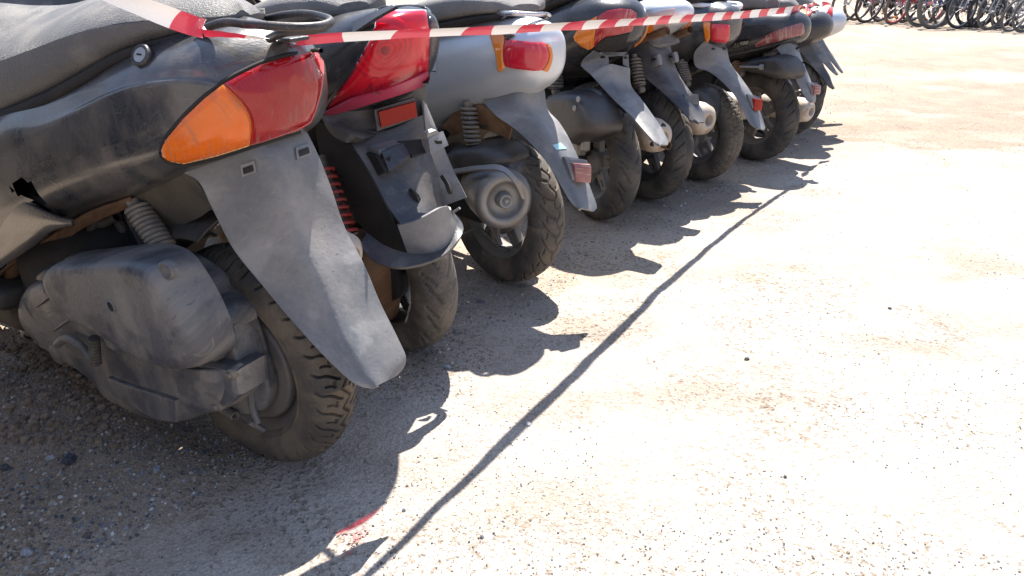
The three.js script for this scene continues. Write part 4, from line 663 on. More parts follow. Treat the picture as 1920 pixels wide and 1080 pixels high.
{
  const fr = frame(-0.02, -2.23, 43, 0), g = thing('scooter', 'silver scooter with blue number sticker and short red tail light, third from the camera', 'scooter', { group: 'scooters parked in a row' });
  const { cast, P } = roundTail(fr, g, { dx: 0, dy: -0.022, paint: M.silver, seat: M.greyVinyl });
  lensPanel(g, 'tail_lamp', fr, cast, [[951, 75], [970, 77], [1000, 80], [1019, 80]], [[949, 124], [970, 128], [1000, 131], [1014, 131]], M.redClean, 0.013, { bend: [-3, 9] });
  lensPanel(g, 'turn_signal', fr, cast, [[919, 66], [932, 65], [949, 67]], [[934, 134], [941, 133], [948, 126]], M.amber, 0.011, { bend: [4, -3] });
  lensPanel(g, 'turn_signal', fr, cast, [[1021, 82], [1026, 83], [1031, 86]], [[1016, 131], [1021, 133], [1026, 134]], M.amber, 0.008, { bend: [9, 5] });
  part(g, 'lamp_visor', slab(rows(fr, [[[944, 64, 0.1], [950, 74, 0.1]], [[985, 70, 0.02], [985, 79, 0.02]], [[1019, 75, -0.07], [1019, 82, -0.07]]], 12, 4), 0.02, 0.002, fr.eye), M.blackCase);
  { const S = panel(fr, cast, [[801, 106], [818, 107]], [[801, 135], [818, 137]], 10, 10), cv = document.createElement('canvas'); cv.width = cv.height = 128; const c = cv.getContext('2d'); c.fillStyle = '#b9bec4'; c.fillRect(0, 0, 128, 128); c.font = 'bold 118px sans-serif'; c.textAlign = 'center'; c.lineWidth = 12; c.strokeStyle = '#10151c'; c.strokeText('4', 62, 98); c.fillStyle = '#2a9be0'; c.fillText('4', 62, 98); c.fillStyle = '#15181c'; c.fillRect(0, 112, 128, 9);
    const t = new THREE.CanvasTexture(cv); t.colorSpace = THREE.SRGBColorSpace; const st = S.map((r) => r.map((q) => V().copy(q).addScaledVector(V(0.3, 0, 0.95).normalize(), 0.0015))), geo = fromGrid(st); geo.setAttribute('uv', new THREE.Float32BufferAttribute(st.flatMap((r, i) => r.flatMap((_, k) => [i / (st.length - 1), 1 - k / (r.length - 1)])), 2));
    part(g, 'number_sticker', geo, new THREE.MeshStandardMaterial({ map: t, roughness: 0.4, side: THREE.DoubleSide }), 'blue figure 4 sticker'); }
  part(g, 'carrier', [tube([P(930, 25, 0.08), P(960, 25, 0.08), P(1000, 27, 0.02), P(1024, 27, -0.05), P(1030, 30, -0.07), P(1018, 34, -0.085), P(985, 30, -0.1), P(950, 22, -0.1)], 0.0065, 50, 10), tube([P(1005, 47, -0.05), P(1014, 34, -0.06)], 0.006, 8, 8), tube([P(940, 40, 0.06), P(948, 26, 0.075)], 0.006, 8, 8)], M.chrome);
  part(g, 'rear_fender', slab(blade(fr, [[[926, 150, 0.09], [960, 135, 0.05], [1016, 133, -0.06]], [[908, 186, 0.095], [965, 160, 0.05], [1019, 165, -0.062]], [[927, 214, 0.1], [978, 195, 0.04], [1026, 206, -0.06]], [[967, 243, 0.085], [1008, 228, 0.03], [1047, 230, -0.056]], [[1000, 274, 0.072], [1037, 258, 0.02], [1067, 263, -0.052]], [[1028, 308, 0.062], [1060, 295, 0.01], [1083, 297, -0.05]], [[1048, 342, 0.056], [1079, 335, 0.005], [1100, 338, -0.048]], [[1064, 370, 0.052], [1095, 366, 0.0], [1113, 373, -0.046]], [[1078, 392, 0.05], [1102, 402, 0.0], [1123, 398, -0.046]]], 40, 18), 0.003, 0.003, fr.eye), M.greyPlastic);
  part(g, 'inner_fender', slab(rows(fr, [[[830, 235, 0.1], [850, 255, 0.08]], [[870, 198, 0.1], [890, 240, 0.08]], [[925, 205, 0.09], [935, 250, 0.06]], [[960, 240, 0.08], [955, 262, 0.05]]], 14, 8), 0.002, 0.002, fr.eye), M.rust);
  { const cf = caster(g.getObjectByName('rear_fender').geometry); for (const [x, y] of [[962, 153], [1008, 153]]) part(g, 'slot', stuck(fr, cf, [[x - 6, y - 4], [x + 6, y - 3], [x - 5, y + 3], [x + 6, y + 3]], 0.003), M.dark); part(g, 'sticker', stuck(fr, cf, [[1036, 272], [1051, 268], [1043, 281], [1062, 279]], 0.002), new THREE.MeshStandardMaterial({ color: new THREE.Color(0.32, 0.55, 0.62), roughness: 0.6 })); }
  const rh = part(g, 'reflector_housing', slab(rows(fr, [[[1051, 296, 0.03], [1094, 299, -0.035]], [[1064, 341, 0.03], [1097, 340, -0.035]]], 8, 8), 0.026, 0.01, fr.eye, 0.1), M.greyPlastic);
  part(rh, 'reflector', slab(rows(fr, [[[1066, 304, 0.022], [1098, 304, -0.032]], [[1067, 338, 0.022], [1095, 338, -0.032]]], 6, 6), 0.033, 0, fr.eye, 0.1), M.dullRed);
  const w = wheel(g, 'rear_wheel', RW, 0.056, { tread: 'road', tyre: M.tyreGrey, depth: 0.0045, rim: M.greyRim, drum: 0.07, fine: true }); w.position.y = RW;
  underneath(g);
  shock(g, P(878, 200, 0.11), P(887, 268, 0.11), 0.021, 0.005, 8, M.springGrey);
  // gear case with open hub facing the camera
  const hub = P(948, 377, 0.13), CP = (l, z) => l.map(([x, y]) => P(x, y, z));
  part(g, 'gear_case', [lathe([[0.05, -0.2], [0.08, -0.19], [0.086, -0.12], [0.088, -0.02], [0.082, -0.004], [0.07, 0.002], [0.06, 0.002], [0.052, -0.004], [0.048, -0.018], [0.032, -0.022], [0, -0.022]], 64).rotateZ(-Math.PI / 2).rotateY(-0.42).translate(hub.x, hub.y, hub.z)], M.alloy);
  part(g, 'axle_nut', lathe([[0.0, -0.03], [0.026, -0.03], [0.021, 0.004], [0.015, 0.007], [0.012, 0.0], [0.008, 0.0], [0.007, 0.008], [0, 0.008]], 24).rotateZ(-Math.PI / 2).rotateY(-0.42).translate(hub.x, hub.y, hub.z), M.zinc);
  part(g, 'engine_cover', pillow(CP([[820, 300], [838, 278], [875, 270], [915, 274], [938, 300], [930, 322], [880, 328], [830, 330]], 0.13), 0.02, 0.15, 4, 8, 60), M.blackCase);
  part(g, 'case_flange', pillow(CP([[905, 274], [935, 276], [955, 292], [968, 330], [950, 345], [920, 320]], 0.08), 0.02, 0.095, 8, 6, 50), M.engineCase);
  part(g, 'case_rim', [slab(rows(fr, [[[852, 318, 0.17], [854, 325, 0.18]], [[905, 311, 0.17], [908, 319, 0.18]], [[945, 313, 0.165], [944, 323, 0.175]], [[972, 340, 0.15], [965, 345, 0.16]], [[984, 372, 0.12], [978, 372, 0.13]]], 30, 5), 0.004, 0.004, fr.eye)], M.alloy);
  part(g, 'brake_linkage', [tube(CP([[918, 418], [930, 440], [938, 460]], 0.08), 0.009, 14), rod(P(905, 398, 0.09), P(912, 404, 0.09), 0.018), tube(CP([[868, 440], [900, 430], [935, 462], [955, 470]], 0.08), 0.004, 20), rbox(0.03, 0.07, 0.012, 0.004, ...P(930, 435, 0.08).toArray())], M.engineCase);
  muffler(g, -0.34, -0.02, 0.27, -0.17, 0.05, M.tanMetal);
  front(g, { paint: M.silver, R: RW });
  stand(g, fr);
}
{
  const fr = frame(0.87, -3.46, 38, 0), g = thing('scooter', 'dusty black scooter with white carrier rail and short red tail light', 'scooter', { group: 'scooters parked in a row' });
  const { cast, P } = roundTail(fr, g, { dx: -0.06, dy: -0.03, paint: M.blackPaint, seat: M.greyVinyl });
  lensPanel(g, 'tail_lamp', fr, cast, [[1335, 45], [1350, 45], [1366, 46]], [[1334, 75], [1350, 77], [1364, 76]], M.redClean, 0.02);
  lensPanel(g, 'turn_signal', fr, cast, [[1319, 43], [1327, 41], [1333, 43]], [[1324, 79], [1328, 78], [1333, 70]], M.amber, 0.015, { mirror: true });
  part(g, 'lamp_visor', slab(rows(fr, [[[1333, 40, 0.08], [1335, 45, 0.08]], [[1352, 40, 0.0], [1352, 46, 0.0]], [[1367, 42, -0.06], [1367, 47, -0.06]]], 10, 4), 0.018, 0.002, fr.eye), M.blackCase);
  part(g, 'carrier', [tube([P(1290, 8, 0.08), P(1315, 10, 0.08), P(1350, 13, 0.03), P(1385, 14, -0.05), P(1386, 9, -0.09), P(1350, 6, -0.09), P(1315, 5, -0.07)], 0.011, 50, 10), tube([P(1366, 30, -0.04), P(1374, 14, -0.05)], 0.006, 8, 8)], M.whiteTube);
  part(g, 'rear_fender', slab(blade(fr, [[[1322, 78, 0.1], [1340, 78, 0.04], [1359, 78, -0.055]], [[1302, 98, 0.11], [1338, 92, 0.045], [1363, 95, -0.055]], [[1305, 125, 0.095], [1337, 112, 0.04], [1367, 115, -0.053]], [[1328, 134, 0.08], [1352, 122, 0.03], [1374, 128, -0.05]], [[1348, 148, 0.07], [1370, 138, 0.02], [1389, 147, -0.048]], [[1378, 180, 0.06], [1396, 172, 0.01], [1410, 178, -0.046]], [[1393, 208, 0.054], [1410, 203, 0.005], [1423, 207, -0.044]], [[1406, 233, 0.05], [1420, 230, 0.0], [1433, 235, -0.043]], [[1416, 242, 0.046], [1425, 247, 0.0], [1437, 245, -0.042]]], 36, 14), 0.003, 0.003, fr.eye), M.greyPlastic);
  const rh = part(g, 'reflector_housing', slab(rows(fr, [[[1396, 179, 0.025], [1420, 182, -0.03]], [[1404, 206, 0.025], [1420, 206, -0.03]]], 6, 6), 0.024, 0.008, fr.eye, 0.1), M.greyPlastic);
  part(rh, 'reflector', slab(rows(fr, [[[1407, 184, 0.016], [1422, 185, -0.028]], [[1405, 205, 0.016], [1419, 206, -0.028]]], 5, 5), 0.031, 0, fr.eye, 0.1), M.reflector);
  { const cf = caster(g.getObjectByName('rear_fender').geometry); for (const [x, y] of [[1337, 92], [1358, 92]]) part(g, 'slot', stuck(fr, cf, [[x - 3, y - 2], [x + 3, y - 2], [x - 3, y + 1.5], [x + 3, y + 1.5]], 0.003), M.dark); }
  const w = wheel(g, 'rear_wheel', 0.222, 0.056, { tread: 'brick', tyre: M.tyreGrey, depth: 0.004, rim: M.greyRim, drum: 0.06, wide: 0.014 }); w.position.y = 0.222;
  underneath(g);
  const CP = (l, z) => l.map(([x, y]) => P(x, y, z));
  part(g, 'transmission_case', pillow(CP([[1290, 175], [1300, 165], [1318, 168], [1335, 190], [1338, 215], [1325, 235], [1308, 238], [1295, 225]], 0.1), 0.03, 0.125, 4, 8, 60), M.blackCase);
  part(g, 'brake_linkage', [tube(CP([[1302, 240], [1305, 262], [1300, 285]], 0.07), 0.012, 14), tube(CP([[1275, 285], [1300, 262], [1312, 245]], 0.08), 0.007, 14), tube(CP([[1300, 283], [1315, 296]], 0.08), 0.006, 8)], M.engineCase);
  shock(g, P(1278, 118, 0.11), P(1287, 152, 0.11), 0.021, 0.005, 8, M.springGrey);
  muffler(g, -0.14, 0.14, 0.33, -0.17, 0.058, M.tanMetal, { pipe: true });
  front(g, { paint: M.blackPaint, R: RW });
  stand(g, fr);
}
// ---------------------------------------------------------------- fourth: black, mudguard with a square cut-out
{
  const fr = frame(0.34, -2.87, 27, 0), g = thing('scooter', 'black scooter with square mudguard cut-out and dusty orange tail light beside silver one', 'scooter', { group: 'scooters parked in a row' }), P = fr.P;
  const T = [[-0.9, 0.53, 0.3, 0.14, 3, 0.5], [-0.6, 0.66, 0.36, 0.18, 3], [-0.35, 0.75, 0.46, 0.18, 2.8], [-0.18, 0.8, 0.53, 0.176, 2.6], [-0.03, 0.83, 0.6, 0.165, 2.5], [0.04, 0.832, 0.635, 0.146, 2.4], [0.09, 0.825, 0.655, 0.118, 2.3], [0.125, 0.81, 0.67, 0.085, 2.2], [0.145, 0.79, 0.69, 0.05, 2], [0.152, 0.76, 0.72, 0.015, 2]];
  const tail = loft(T, 90, 72), cast = caster(tail);
  part(g, 'tail_panel', tail, M.blackGloss);
  seat(g, [[-0.95, 0.75, 0.62, 0.1, 3.4, 0.4], [-0.7, 0.8, 0.65, 0.155, 3.5], [-0.5, 0.815, 0.69, 0.165, 3.5], [-0.3, 0.86, 0.75, 0.165, 3.5], [-0.15, 0.9, 0.8, 0.155, 3.4], [-0.06, 0.9, 0.82, 0.12, 3.2], [-0.02, 0.87, 0.83, 0.05, 3]]);
  lensPanel(g, 'tail_lamp', fr, cast, [[1122, 30], [1138, 21], [1160, 17], [1182, 18], [1193, 25]], [[1113, 88], [1124, 76], [1136, 68], [1160, 64], [1184, 58]], M.red, 0.007, { n: 30 });
  lensPanel(g, 'turn_signal', fr, cast, [[1076, 68], [1085, 54], [1101, 41], [1120, 30]], [[1079, 76], [1091, 86], [1104, 92], [1113, 88]], M.amber, 0.007, { mirror: true });
  const nt = part(g, 'lamp_recess', slab(panel(fr, cast, [[1124, 78], [1136, 70], [1160, 66], [1180, 62]], [[1114, 92], [1130, 94], [1150, 94], [1168, 90]], 16, 8), 0.004, 0.001, fr.eye), M.dark);
  part(nt, 'reflector', slab(rows(fr, [[[1131, 75, 0.03], [1145, 74, 0.0]], [[1129, 92, 0.03], [1143, 91, 0.0]]], 4, 4), 0.03, 0, fr.eye), M.reflector);
  part(nt, 'reflector', slab(rows(fr, [[[1147, 74, 0.0], [1158, 73, -0.03]], [[1145, 91, 0.0], [1155, 91, -0.03]]], 4, 4), 0.028, 0, fr.eye), M.dullRed);
  { // mudguard built round its opening
    const fen = [];
    fen.push(slab(rows(fr, [[[1113, 95, 0.09], [1126, 99, 0.055]], [[1089, 121, 0.1], [1139, 104, 0.03]], [[1108, 140, 0.088], [1142, 119, 0.028]]], 10, 6), 0.003, 0.003, fr.eye));
    fen.push(slab(rows(fr, [[[1126, 98, 0.05], [1176, 98, -0.06]], [[1138, 105, 0.032], [1168, 105, -0.042]]], 5, 8), 0.003, 0.003, fr.eye));
    fen.push(slab(rows(fr, [[[1168, 104, -0.042], [1178, 102, -0.06]], [[1168, 121, -0.042], [1180, 128, -0.06]]], 5, 5), 0.003, 0.003, fr.eye));
    fen.push(slab(blade(fr, [[[1108, 140, 0.088], [1142, 118, 0.028], [1168, 121, -0.042], [1180, 128, -0.06]], [[1133, 168, 0.078], [1158, 158, 0.02], [1175, 158, -0.045], [1182, 160, -0.058]], [[1154, 190, 0.072], [1172, 183, 0.015], [1184, 182, -0.04], [1200, 185, -0.056]], [[1184, 219, 0.064], [1196, 213, 0.01], [1207, 212, -0.03], [1219, 211, -0.054]], [[1207, 246, 0.058], [1220, 242, 0.005], [1229, 241, -0.03], [1240, 242, -0.05]], [[1233, 275, 0.048], [1242, 276, 0.0], [1250, 274, -0.03], [1256, 272, -0.046]]], 34, 14), 0.003, 0.003, fr.eye));
    part(g, 'rear_fender', join(fen), M.greyPlastic);
  }
  for (const [x, y, z] of [[1131, 107, 0.045], [1172, 108, -0.05]]) part(g, 'slot', slab(rows(fr, [[[x - 4, y - 2, z], [x + 4, y - 2, z]], [[x - 4, y + 2, z], [x + 4, y + 2, z]]], 3, 3), 0.006, 0, fr.eye), M.dark);
  const w = wheel(g, 'rear_wheel', RW, 0.058, { tread: 'slash', tyre: M.tyreDark, depth: 0.005, rim: M.greyRim, drum: 0.05 }); w.position.y = RW;
  underneath(g);
  const CP = (l, z) => l.map(([x, y]) => P(x, y, z));
  const box = part(g, 'air_filter', pillow(CP([[1022, 182], [1032, 174], [1084, 171], [1098, 182], [1110, 205], [1119, 235], [1116, 250], [1100, 260], [1072, 272], [1040, 262], [1024, 230]], 0.16), 0.05, 0.185, 8, 10, 80), M.blackCase);
  for (const [x, y] of [[1085, 186], [1078, 203]]) part(box, 'screw', latheZ([[0, 0], [0.012, 0], [0.01, 0.004], [0, 0.005]], 14).translate(...P(x, y, 0.183).toArray()), M.zinc);
  part(g, 'gear_case', [rbox(0.06, 0.05, 0.04, 0.01, ...P(1085, 278, 0.1).toArray()), rbox(0.03, 0.06, 0.03, 0.008, ...P(1098, 268, 0.12).toArray())], M.alloy);
  part(g, 'intake_pipe', tube(CP([[1080, 178], [1100, 172], [1122, 176], [1126, 184], [1112, 190]], 0.09), 0.014, 24), M.blackCase);
  shock(g, P(1040, 128, 0.11), P(1042, 165, 0.11), 0.026, 0.006, 6, M.springGrey);
  const mf = muffler(g, -0.08, 0.17, 0.335, -0.165, 0.065, M.tanMetal, { pipe: true });
  for (let k = 0; k < 5; k++) { const a = -0.5 + k * 0.55; part(mf, 'shield_hole', rod(V(0.145 - 0.0, 0.335 + 0.045 * Math.sin(a), -0.165 + 0.045 * Math.cos(a)), V(0.176 - 0.012, 0.335 + 0.04 * Math.sin(a), -0.165 + 0.04 * Math.cos(a)), 0.011), M.dark); }
  front(g, { paint: M.blackGloss, R: RW });
  stand(g, fr);
}
// ---------------------------------------------------------------- fifth: pale lens, plate bracket with two lugs
{
  const fr = frame(0.58, -3.14, 33, 0), g = thing('scooter', 'grey tailed scooter with pale clear tail light and two lugs on its mudguard', 'scooter', { group: 'scooters parked in a row' }), P = fr.P;
  const T = [[-0.9, 0.53, 0.3, 0.14, 3, 0.5], [-0.6, 0.66, 0.38, 0.17, 3], [-0.35, 0.74, 0.5, 0.165, 2.8], [-0.15, 0.785, 0.59, 0.15, 2.6], [-0.02, 0.81, 0.65, 0.135, 2.4], [0.05, 0.815, 0.685, 0.118, 2.3], [0.09, 0.81, 0.705, 0.1, 2.2], [0.12, 0.8, 0.72, 0.07, 2.1], [0.138, 0.785, 0.74, 0.035, 2], [0.142, 0.77, 0.755, 0.01, 2]];
  const tail = loft(T, 90, 60), cast = caster(tail);
  part(g, 'tail_panel', tail, M.silver);
  seat(g, [[-0.95, 0.75, 0.62, 0.1, 3.4, 0.4], [-0.7, 0.79, 0.65, 0.15, 3.5], [-0.5, 0.8, 0.69, 0.16, 3.5], [-0.3, 0.83, 0.74, 0.155, 3.5], [-0.12, 0.85, 0.785, 0.14, 3.4], [-0.05, 0.84, 0.8, 0.1, 3.2], [-0.02, 0.82, 0.8, 0.05, 3]]);
  lensPanel(g, 'tail_lamp', fr, cast, [[1204, 30], [1225, 24], [1250, 18], [1266, 15]], [[1222, 60], [1235, 56], [1248, 53], [1258, 45]], M.paleLens, 0.008);
  lensPanel(g, 'turn_signal', fr, cast, [[1194, 50], [1210, 42], [1228, 40]], [[1200, 56], [1214, 60], [1224, 58]], M.amber, 0.012, { mirror: true });
  part(g, 'plate_hood', [slab(rows(fr, [[[1212, 70, 0.075], [1232, 60, 0.0], [1246, 64, -0.05]], [[1225, 84, 0.06], [1250, 70, -0.02], [1266, 72, -0.07]], [[1240, 87, 0.03], [1258, 84, -0.02], [1270, 82, -0.07]]], 10, 8), 0.012, 0.006, fr.eye)], M.greyPlastic);
  part(g, 'rear_fender', slab(blade(fr, [[[1196, 72, 0.09], [1220, 76, 0.03], [1256, 86, -0.06]], [[1172, 92, 0.1], [1222, 90, 0.03], [1258, 96, -0.06]], [[1190, 124, 0.09], [1238, 115, 0.02], [1263, 118, -0.06]], [[1216, 151, 0.08], [1254, 140, 0.01], [1272, 140, -0.056]], [[1243, 174, 0.07], [1268, 162, 0.005], [1288, 165, -0.052]], [[1272, 202, 0.06], [1290, 190, 0.0], [1307, 190, -0.05]], [[1296, 227, 0.05], [1308, 222, 0.0], [1320, 218, -0.046]], [[1306, 233, 0.045], [1316, 232, 0.0], [1325, 229, -0.042]]], 36, 14), 0.003, 0.003, fr.eye), M.darkPlastic);
  for (const [x, y, z] of [[1235, 111, 0.045], [1266, 106, -0.06]]) { const l = part(g, 'mount_lug', slab(rows(fr, [[[x - 7, y - 6, z], [x + 3, y - 9, z]], [[x - 8, y + 6, z], [x + 6, y + 2, z]], [[x - 10, y + 16, z], [x + 6, y + 10, z]]], 6, 5), 0.022, 0.002, fr.eye, 0.2), M.greyPlastic); part(l, 'slot', slab(rows(fr, [[[x - 4, y - 2, z], [x + 3, y - 3, z]], [[x - 4, y + 2, z], [x + 3, y + 1, z]]], 3, 3), 0.026, 0, fr.eye), M.dark); }
  part(g, 'reflector_housing', slab(rows(fr, [[[1277, 180, 0.022], [1304, 177, -0.04]], [[1284, 200, 0.022], [1305, 197, -0.04]]], 6, 6), 0.022, 0.006, fr.eye, 0.1), M.darkPlastic);
  const w = wheel(g, 'rear_wheel', RW, 0.058, { tread: 'sipe', tyre: M.tyreDark, depth: 0.005, rim: M.blackCase, drum: 0.05 }); w.position.y = RW;
  underneath(g);
  shock(g, P(1190, 110, 0.1), P(1200, 160, 0.1), 0.02, 0.005, 8, M.springGrey);
  part(g, 'transmission_case', pillow([[1120, 230], [1150, 205], [1180, 210], [1200, 240], [1190, 290], [1150, 300]].map(([x, y]) => P(x, y, 0.1)), 0.03, 0.12, 4, 8, 50), M.blackCase);
  muffler(g, -0.1, 0.17, 0.345, -0.16, 0.068, M.tanMetal);
  front(g, { paint: M.silver, R: RW });
  stand(g, fr);
}
// ---------------------------------------------------------------- seventh: long dull lens, lettering 100
{
  const fr = frame(1.26, -3.86, 35, 0), g = thing('scooter', 'black scooter with pale lettering 100 on its flank and long dull red tail light', 'scooter', { group: 'scooters parked in a row' }), P = fr.P;
  const T = [[-0.9, 0.5, 0.28, 0.14, 3, 0.5], [-0.6, 0.61, 0.34, 0.18, 3], [-0.35, 0.685, 0.405, 0.18, 2.8], [-0.18, 0.725, 0.46, 0.176, 2.6], [-0.03, 0.74, 0.51, 0.166, 2.5], [0.06, 0.742, 0.545, 0.15, 2.4], [0.12, 0.735, 0.57, 0.128, 2.3], [0.165, 0.722, 0.59, 0.095, 2.2], [0.19, 0.7, 0.61, 0.055, 2], [0.2, 0.67, 0.635, 0.015, 2]];
  const tail = loft(T, 90, 72), cast = caster(tail);
  part(g, 'tail_panel', tail, M.blackGloss);
  seat(g, [[-0.95, 0.72, 0.58, 0.1, 3.4, 0.4], [-0.7, 0.75, 0.6, 0.15, 3.5], [-0.5, 0.76, 0.63, 0.16, 3.5], [-0.3, 0.79, 0.68, 0.16, 3.5], [-0.12, 0.82, 0.715, 0.15, 3.4], [-0.04, 0.81, 0.73, 0.11, 3.2], [0, 0.78, 0.735, 0.05, 3]]);
  lensPanel(g, 'tail_lamp', fr, cast, [[1416, 81], [1440, 64], [1463, 54], [1485, 47], [1503, 43], [1508, 50]], [[1418, 88], [1445, 80], [1472, 73], [1490, 68], [1503, 66], [1507, 64]], M.dullRed, 0.007, { n: 36 });
  part(g, 'belt_trim', tube([[1365, 104], [1400, 97], [1440, 87], [1472, 77], [1500, 70]].map(([x, y]) => cast(fr.eye, fr.dir(x, y)) ?? P(x, y, 0.1)), 0.007, 40, 8), M.blackCase);
  { const S = panel(fr, cast, [[1372, 77], [1404, 73]], [[1374, 92], [1404, 86]], 12, 8), cv = document.createElement('canvas'); cv.width = 256; cv.height = 128; const c = cv.getContext('2d'); c.fillStyle = '#07090d'; c.fillRect(0, 0, 256, 128); c.font = 'italic bold 84px sans-serif'; c.fillStyle = '#a8a49c'; c.fillText('100', 104, 92); c.font = 'italic 84px serif'; c.fillStyle = '#8d8a84'; c.fillText('Av', 6, 96); c.fillRect(10, 104, 100, 5);
    const t = new THREE.CanvasTexture(cv); t.colorSpace = THREE.SRGBColorSpace; const st = S.map((r) => r.map((q) => V().copy(q).addScaledVector(V(0.3, 0, 0.95).normalize(), 0.0015))), geo = fromGrid(st); geo.setAttribute('uv', new THREE.Float32BufferAttribute(st.flatMap((r, i) => r.flatMap((_, k) => [i / (st.length - 1), 1 - k / (r.length - 1)])), 2));
    part(g, 'lettering', geo, new THREE.MeshStandardMaterial({ map: t, roughness: 0.4, side: THREE.DoubleSide }), 'pale lettering 100'); }
  part(g, 'rear_fender', slab(blade(fr, [[[1456, 90, 0.085], [1472, 87, 0.03], [1492, 82, -0.045]], [[1475, 118, 0.07], [1488, 112, 0.02], [1501, 106, -0.045]], [[1490, 146, 0.058], [1500, 140, 0.015], [1512, 134, -0.045]], [[1503, 171, 0.052], [1514, 165, 0.01], [1524, 164, -0.043]], [[1514, 189, 0.048], [1522, 188, 0.005], [1529, 184, -0.042]], [[1520, 192, 0.042], [1525, 194, 0.0], [1528, 194, -0.04]]], 30, 12), 0.003, 0.003, fr.eye), M.greyPlastic);
  const pl = part(g, 'plate_mount', slab(rows(fr, [[[1476, 90, 0.025], [1494, 86, -0.035]], [[1479, 102, 0.025], [1498, 97, -0.035]]], 5, 5), 0.008, 0, fr.eye), M.greyPlastic);
  for (const [x, y] of [[1480, 95], [1494, 91], [1492, 124], [1503, 119]]) part(pl, 'bolt_hole', rod(P(x, y, 0), P(x, y, 0).add(V(0.012, 0.006, 0.006)), 0.0055), M.dark);
  const rh = part(g, 'reflector_housing', slab(rows(fr, [[[1508, 157, 0.025], [1528, 156, -0.03]], [[1515, 178, 0.025], [1528, 177, -0.03]]], 5, 5), 0.024, 0.008, fr.eye, 0.1), M.greyPlastic);
  part(rh, 'reflector', slab(rows(fr, [[[1519, 159, 0.016], [1530, 159, -0.03]], [[1517, 176, 0.016], [1528, 176, -0.03]]], 5, 5), 0.031, 0, fr.eye, 0.1), M.dullRed);
  const w = wheel(g, 'rear_wheel', RW, 0.056, { tread: 'sipe', tyre: M.tyreDark, depth: 0.005, rim: M.rim, drum: 0.055, wide: 0.01, turn: 0.6 }); w.position.y = RW;
  underneath(g);
  const CP = (l, z) => l.map(([x, y]) => P(x, y, z));
  part(g, 'air_filter', pillow(CP([[1388, 122], [1400, 112], [1440, 104], [1462, 104], [1478, 118], [1486, 138], [1480, 148], [1450, 148], [1420, 140], [1395, 134]], 0.13), 0.03, 0.15, 5, 8, 70), M.blackCase);
  part(g, 'case_bolt', [rod(P(1388, 125, 0.15), P(1428, 126, 0.15), 0.006), rod(P(1426, 126, 0.15), P(1432, 126, 0.15), 0.014)], M.zinc);
  shock(g, P(1378, 118, 0.11), P(1388, 136, 0.11), 0.02, 0.005, 5, M.rust);
  muffler(g, -0.1, 0.2, 0.26, -0.15, 0.06, M.tanMetal);
  front(g, { paint: M.blackGloss, R: RW });
  stand(g, fr);
}
// ---------------------------------------------------------------- the last three of the row, seen only past the seventh
function lastScooter(fr, label, o) {
  const g = thing('scooter', label, 'scooter', { group: 'scooters parked in a row' }), P = fr.P;
  const T = [[-0.9, 0.5, 0.28, 0.14, 3, 0.5], [-0.6, 0.64, 0.36, 0.18, 3], [-0.35, 0.72, 0.45, 0.178, 2.8], [-0.18, 0.765, 0.51, 0.172, 2.6], [-0.03, 0.79, 0.56, 0.16, 2.5], [0.06, 0.795, 0.6, 0.146, 2.4], [0.12, 0.788, 0.63, 0.125, 2.3], [0.16, 0.775, 0.65, 0.095, 2.2], [0.185, 0.75, 0.67, 0.055, 2], [0.195, 0.725, 0.695, 0.015, 2]].map((r) => [r[0] + o.dx, r[1] + o.dy, r[2] + o.dy, ...r.slice(3)]);
  const tail = loft(T, 70, 56), cast = caster(tail);
  part(g, 'tail_panel', tail, o.paint);
  seat(g, [[-0.95, 0.74, 0.6, 0.1, 3.4, 0.4], [-0.7, 0.78, 0.63, 0.15, 3.5], [-0.5, 0.79, 0.66, 0.16, 3.5], [-0.3, 0.83, 0.72, 0.16, 3.5], [-0.12, 0.86, 0.765, 0.15, 3.4], [-0.04, 0.85, 0.78, 0.11, 3.2], [0, 0.82, 0.785, 0.05, 3]].map((r) => [r[0] + o.dx, r[1] + o.dy, r[2] + o.dy, ...r.slice(3)]));
  for (const [name, top, bot, mat, t] of o.lamps) lensPanel(g, name, fr, cast, top, bot, M[mat], t ?? 0.008, { n: 18, m: 10 });
  part(g, 'rear_fender', slab(o.fender ? blade(fr, o.fender, 26, 10) : [0, 1, 2, 3, 4, 5, 6, 7, 8].map((i) => [0, 1, 2, 3, 4, 5, 6].map((j) => V(lerp(0.08, 0.35, i / 8), lerp(0.66, 0.28, i / 8) - 0.02 * Math.pow(j / 3 - 1, 2), (j / 3 - 1) * lerp(0.08, 0.055, i / 8)))), 0.003, 0.003, o.fender ? fr.eye : V(5, 3, 0)), o.fenderMat ?? M.greyPlastic);
  const w = wheel(g, 'rear_wheel', RW, 0.056, { tread: 'sipe', tyre: M.tyreDark, rim: M.rim }); w.position.y = RW;
  underneath(g);
  part(g, 'transmission_case', loft([[-0.5, 0.3, 0.18, 0.02, 3], [-0.46, 0.34, 0.15, 0.05, 3], [-0.05, 0.33, 0.14, 0.05, 3], [0.03, 0.3, 0.16, 0.045, 3], [0.06, 0.26, 0.2, 0.015, 3]], 20, 24).translate(0, 0, 0.11), M.blackCase);
  shock(g, V(-0.08, 0.55, 0.11), V(-0.05, 0.36, 0.11), 0.02, 0.005, 7, M.springGrey);
  muffler(g, -0.3, 0.02, 0.27, -0.16, 0.05, M.tanMetal);
  front(g, { paint: o.paint, R: RW });
  stand(g, fr);
}
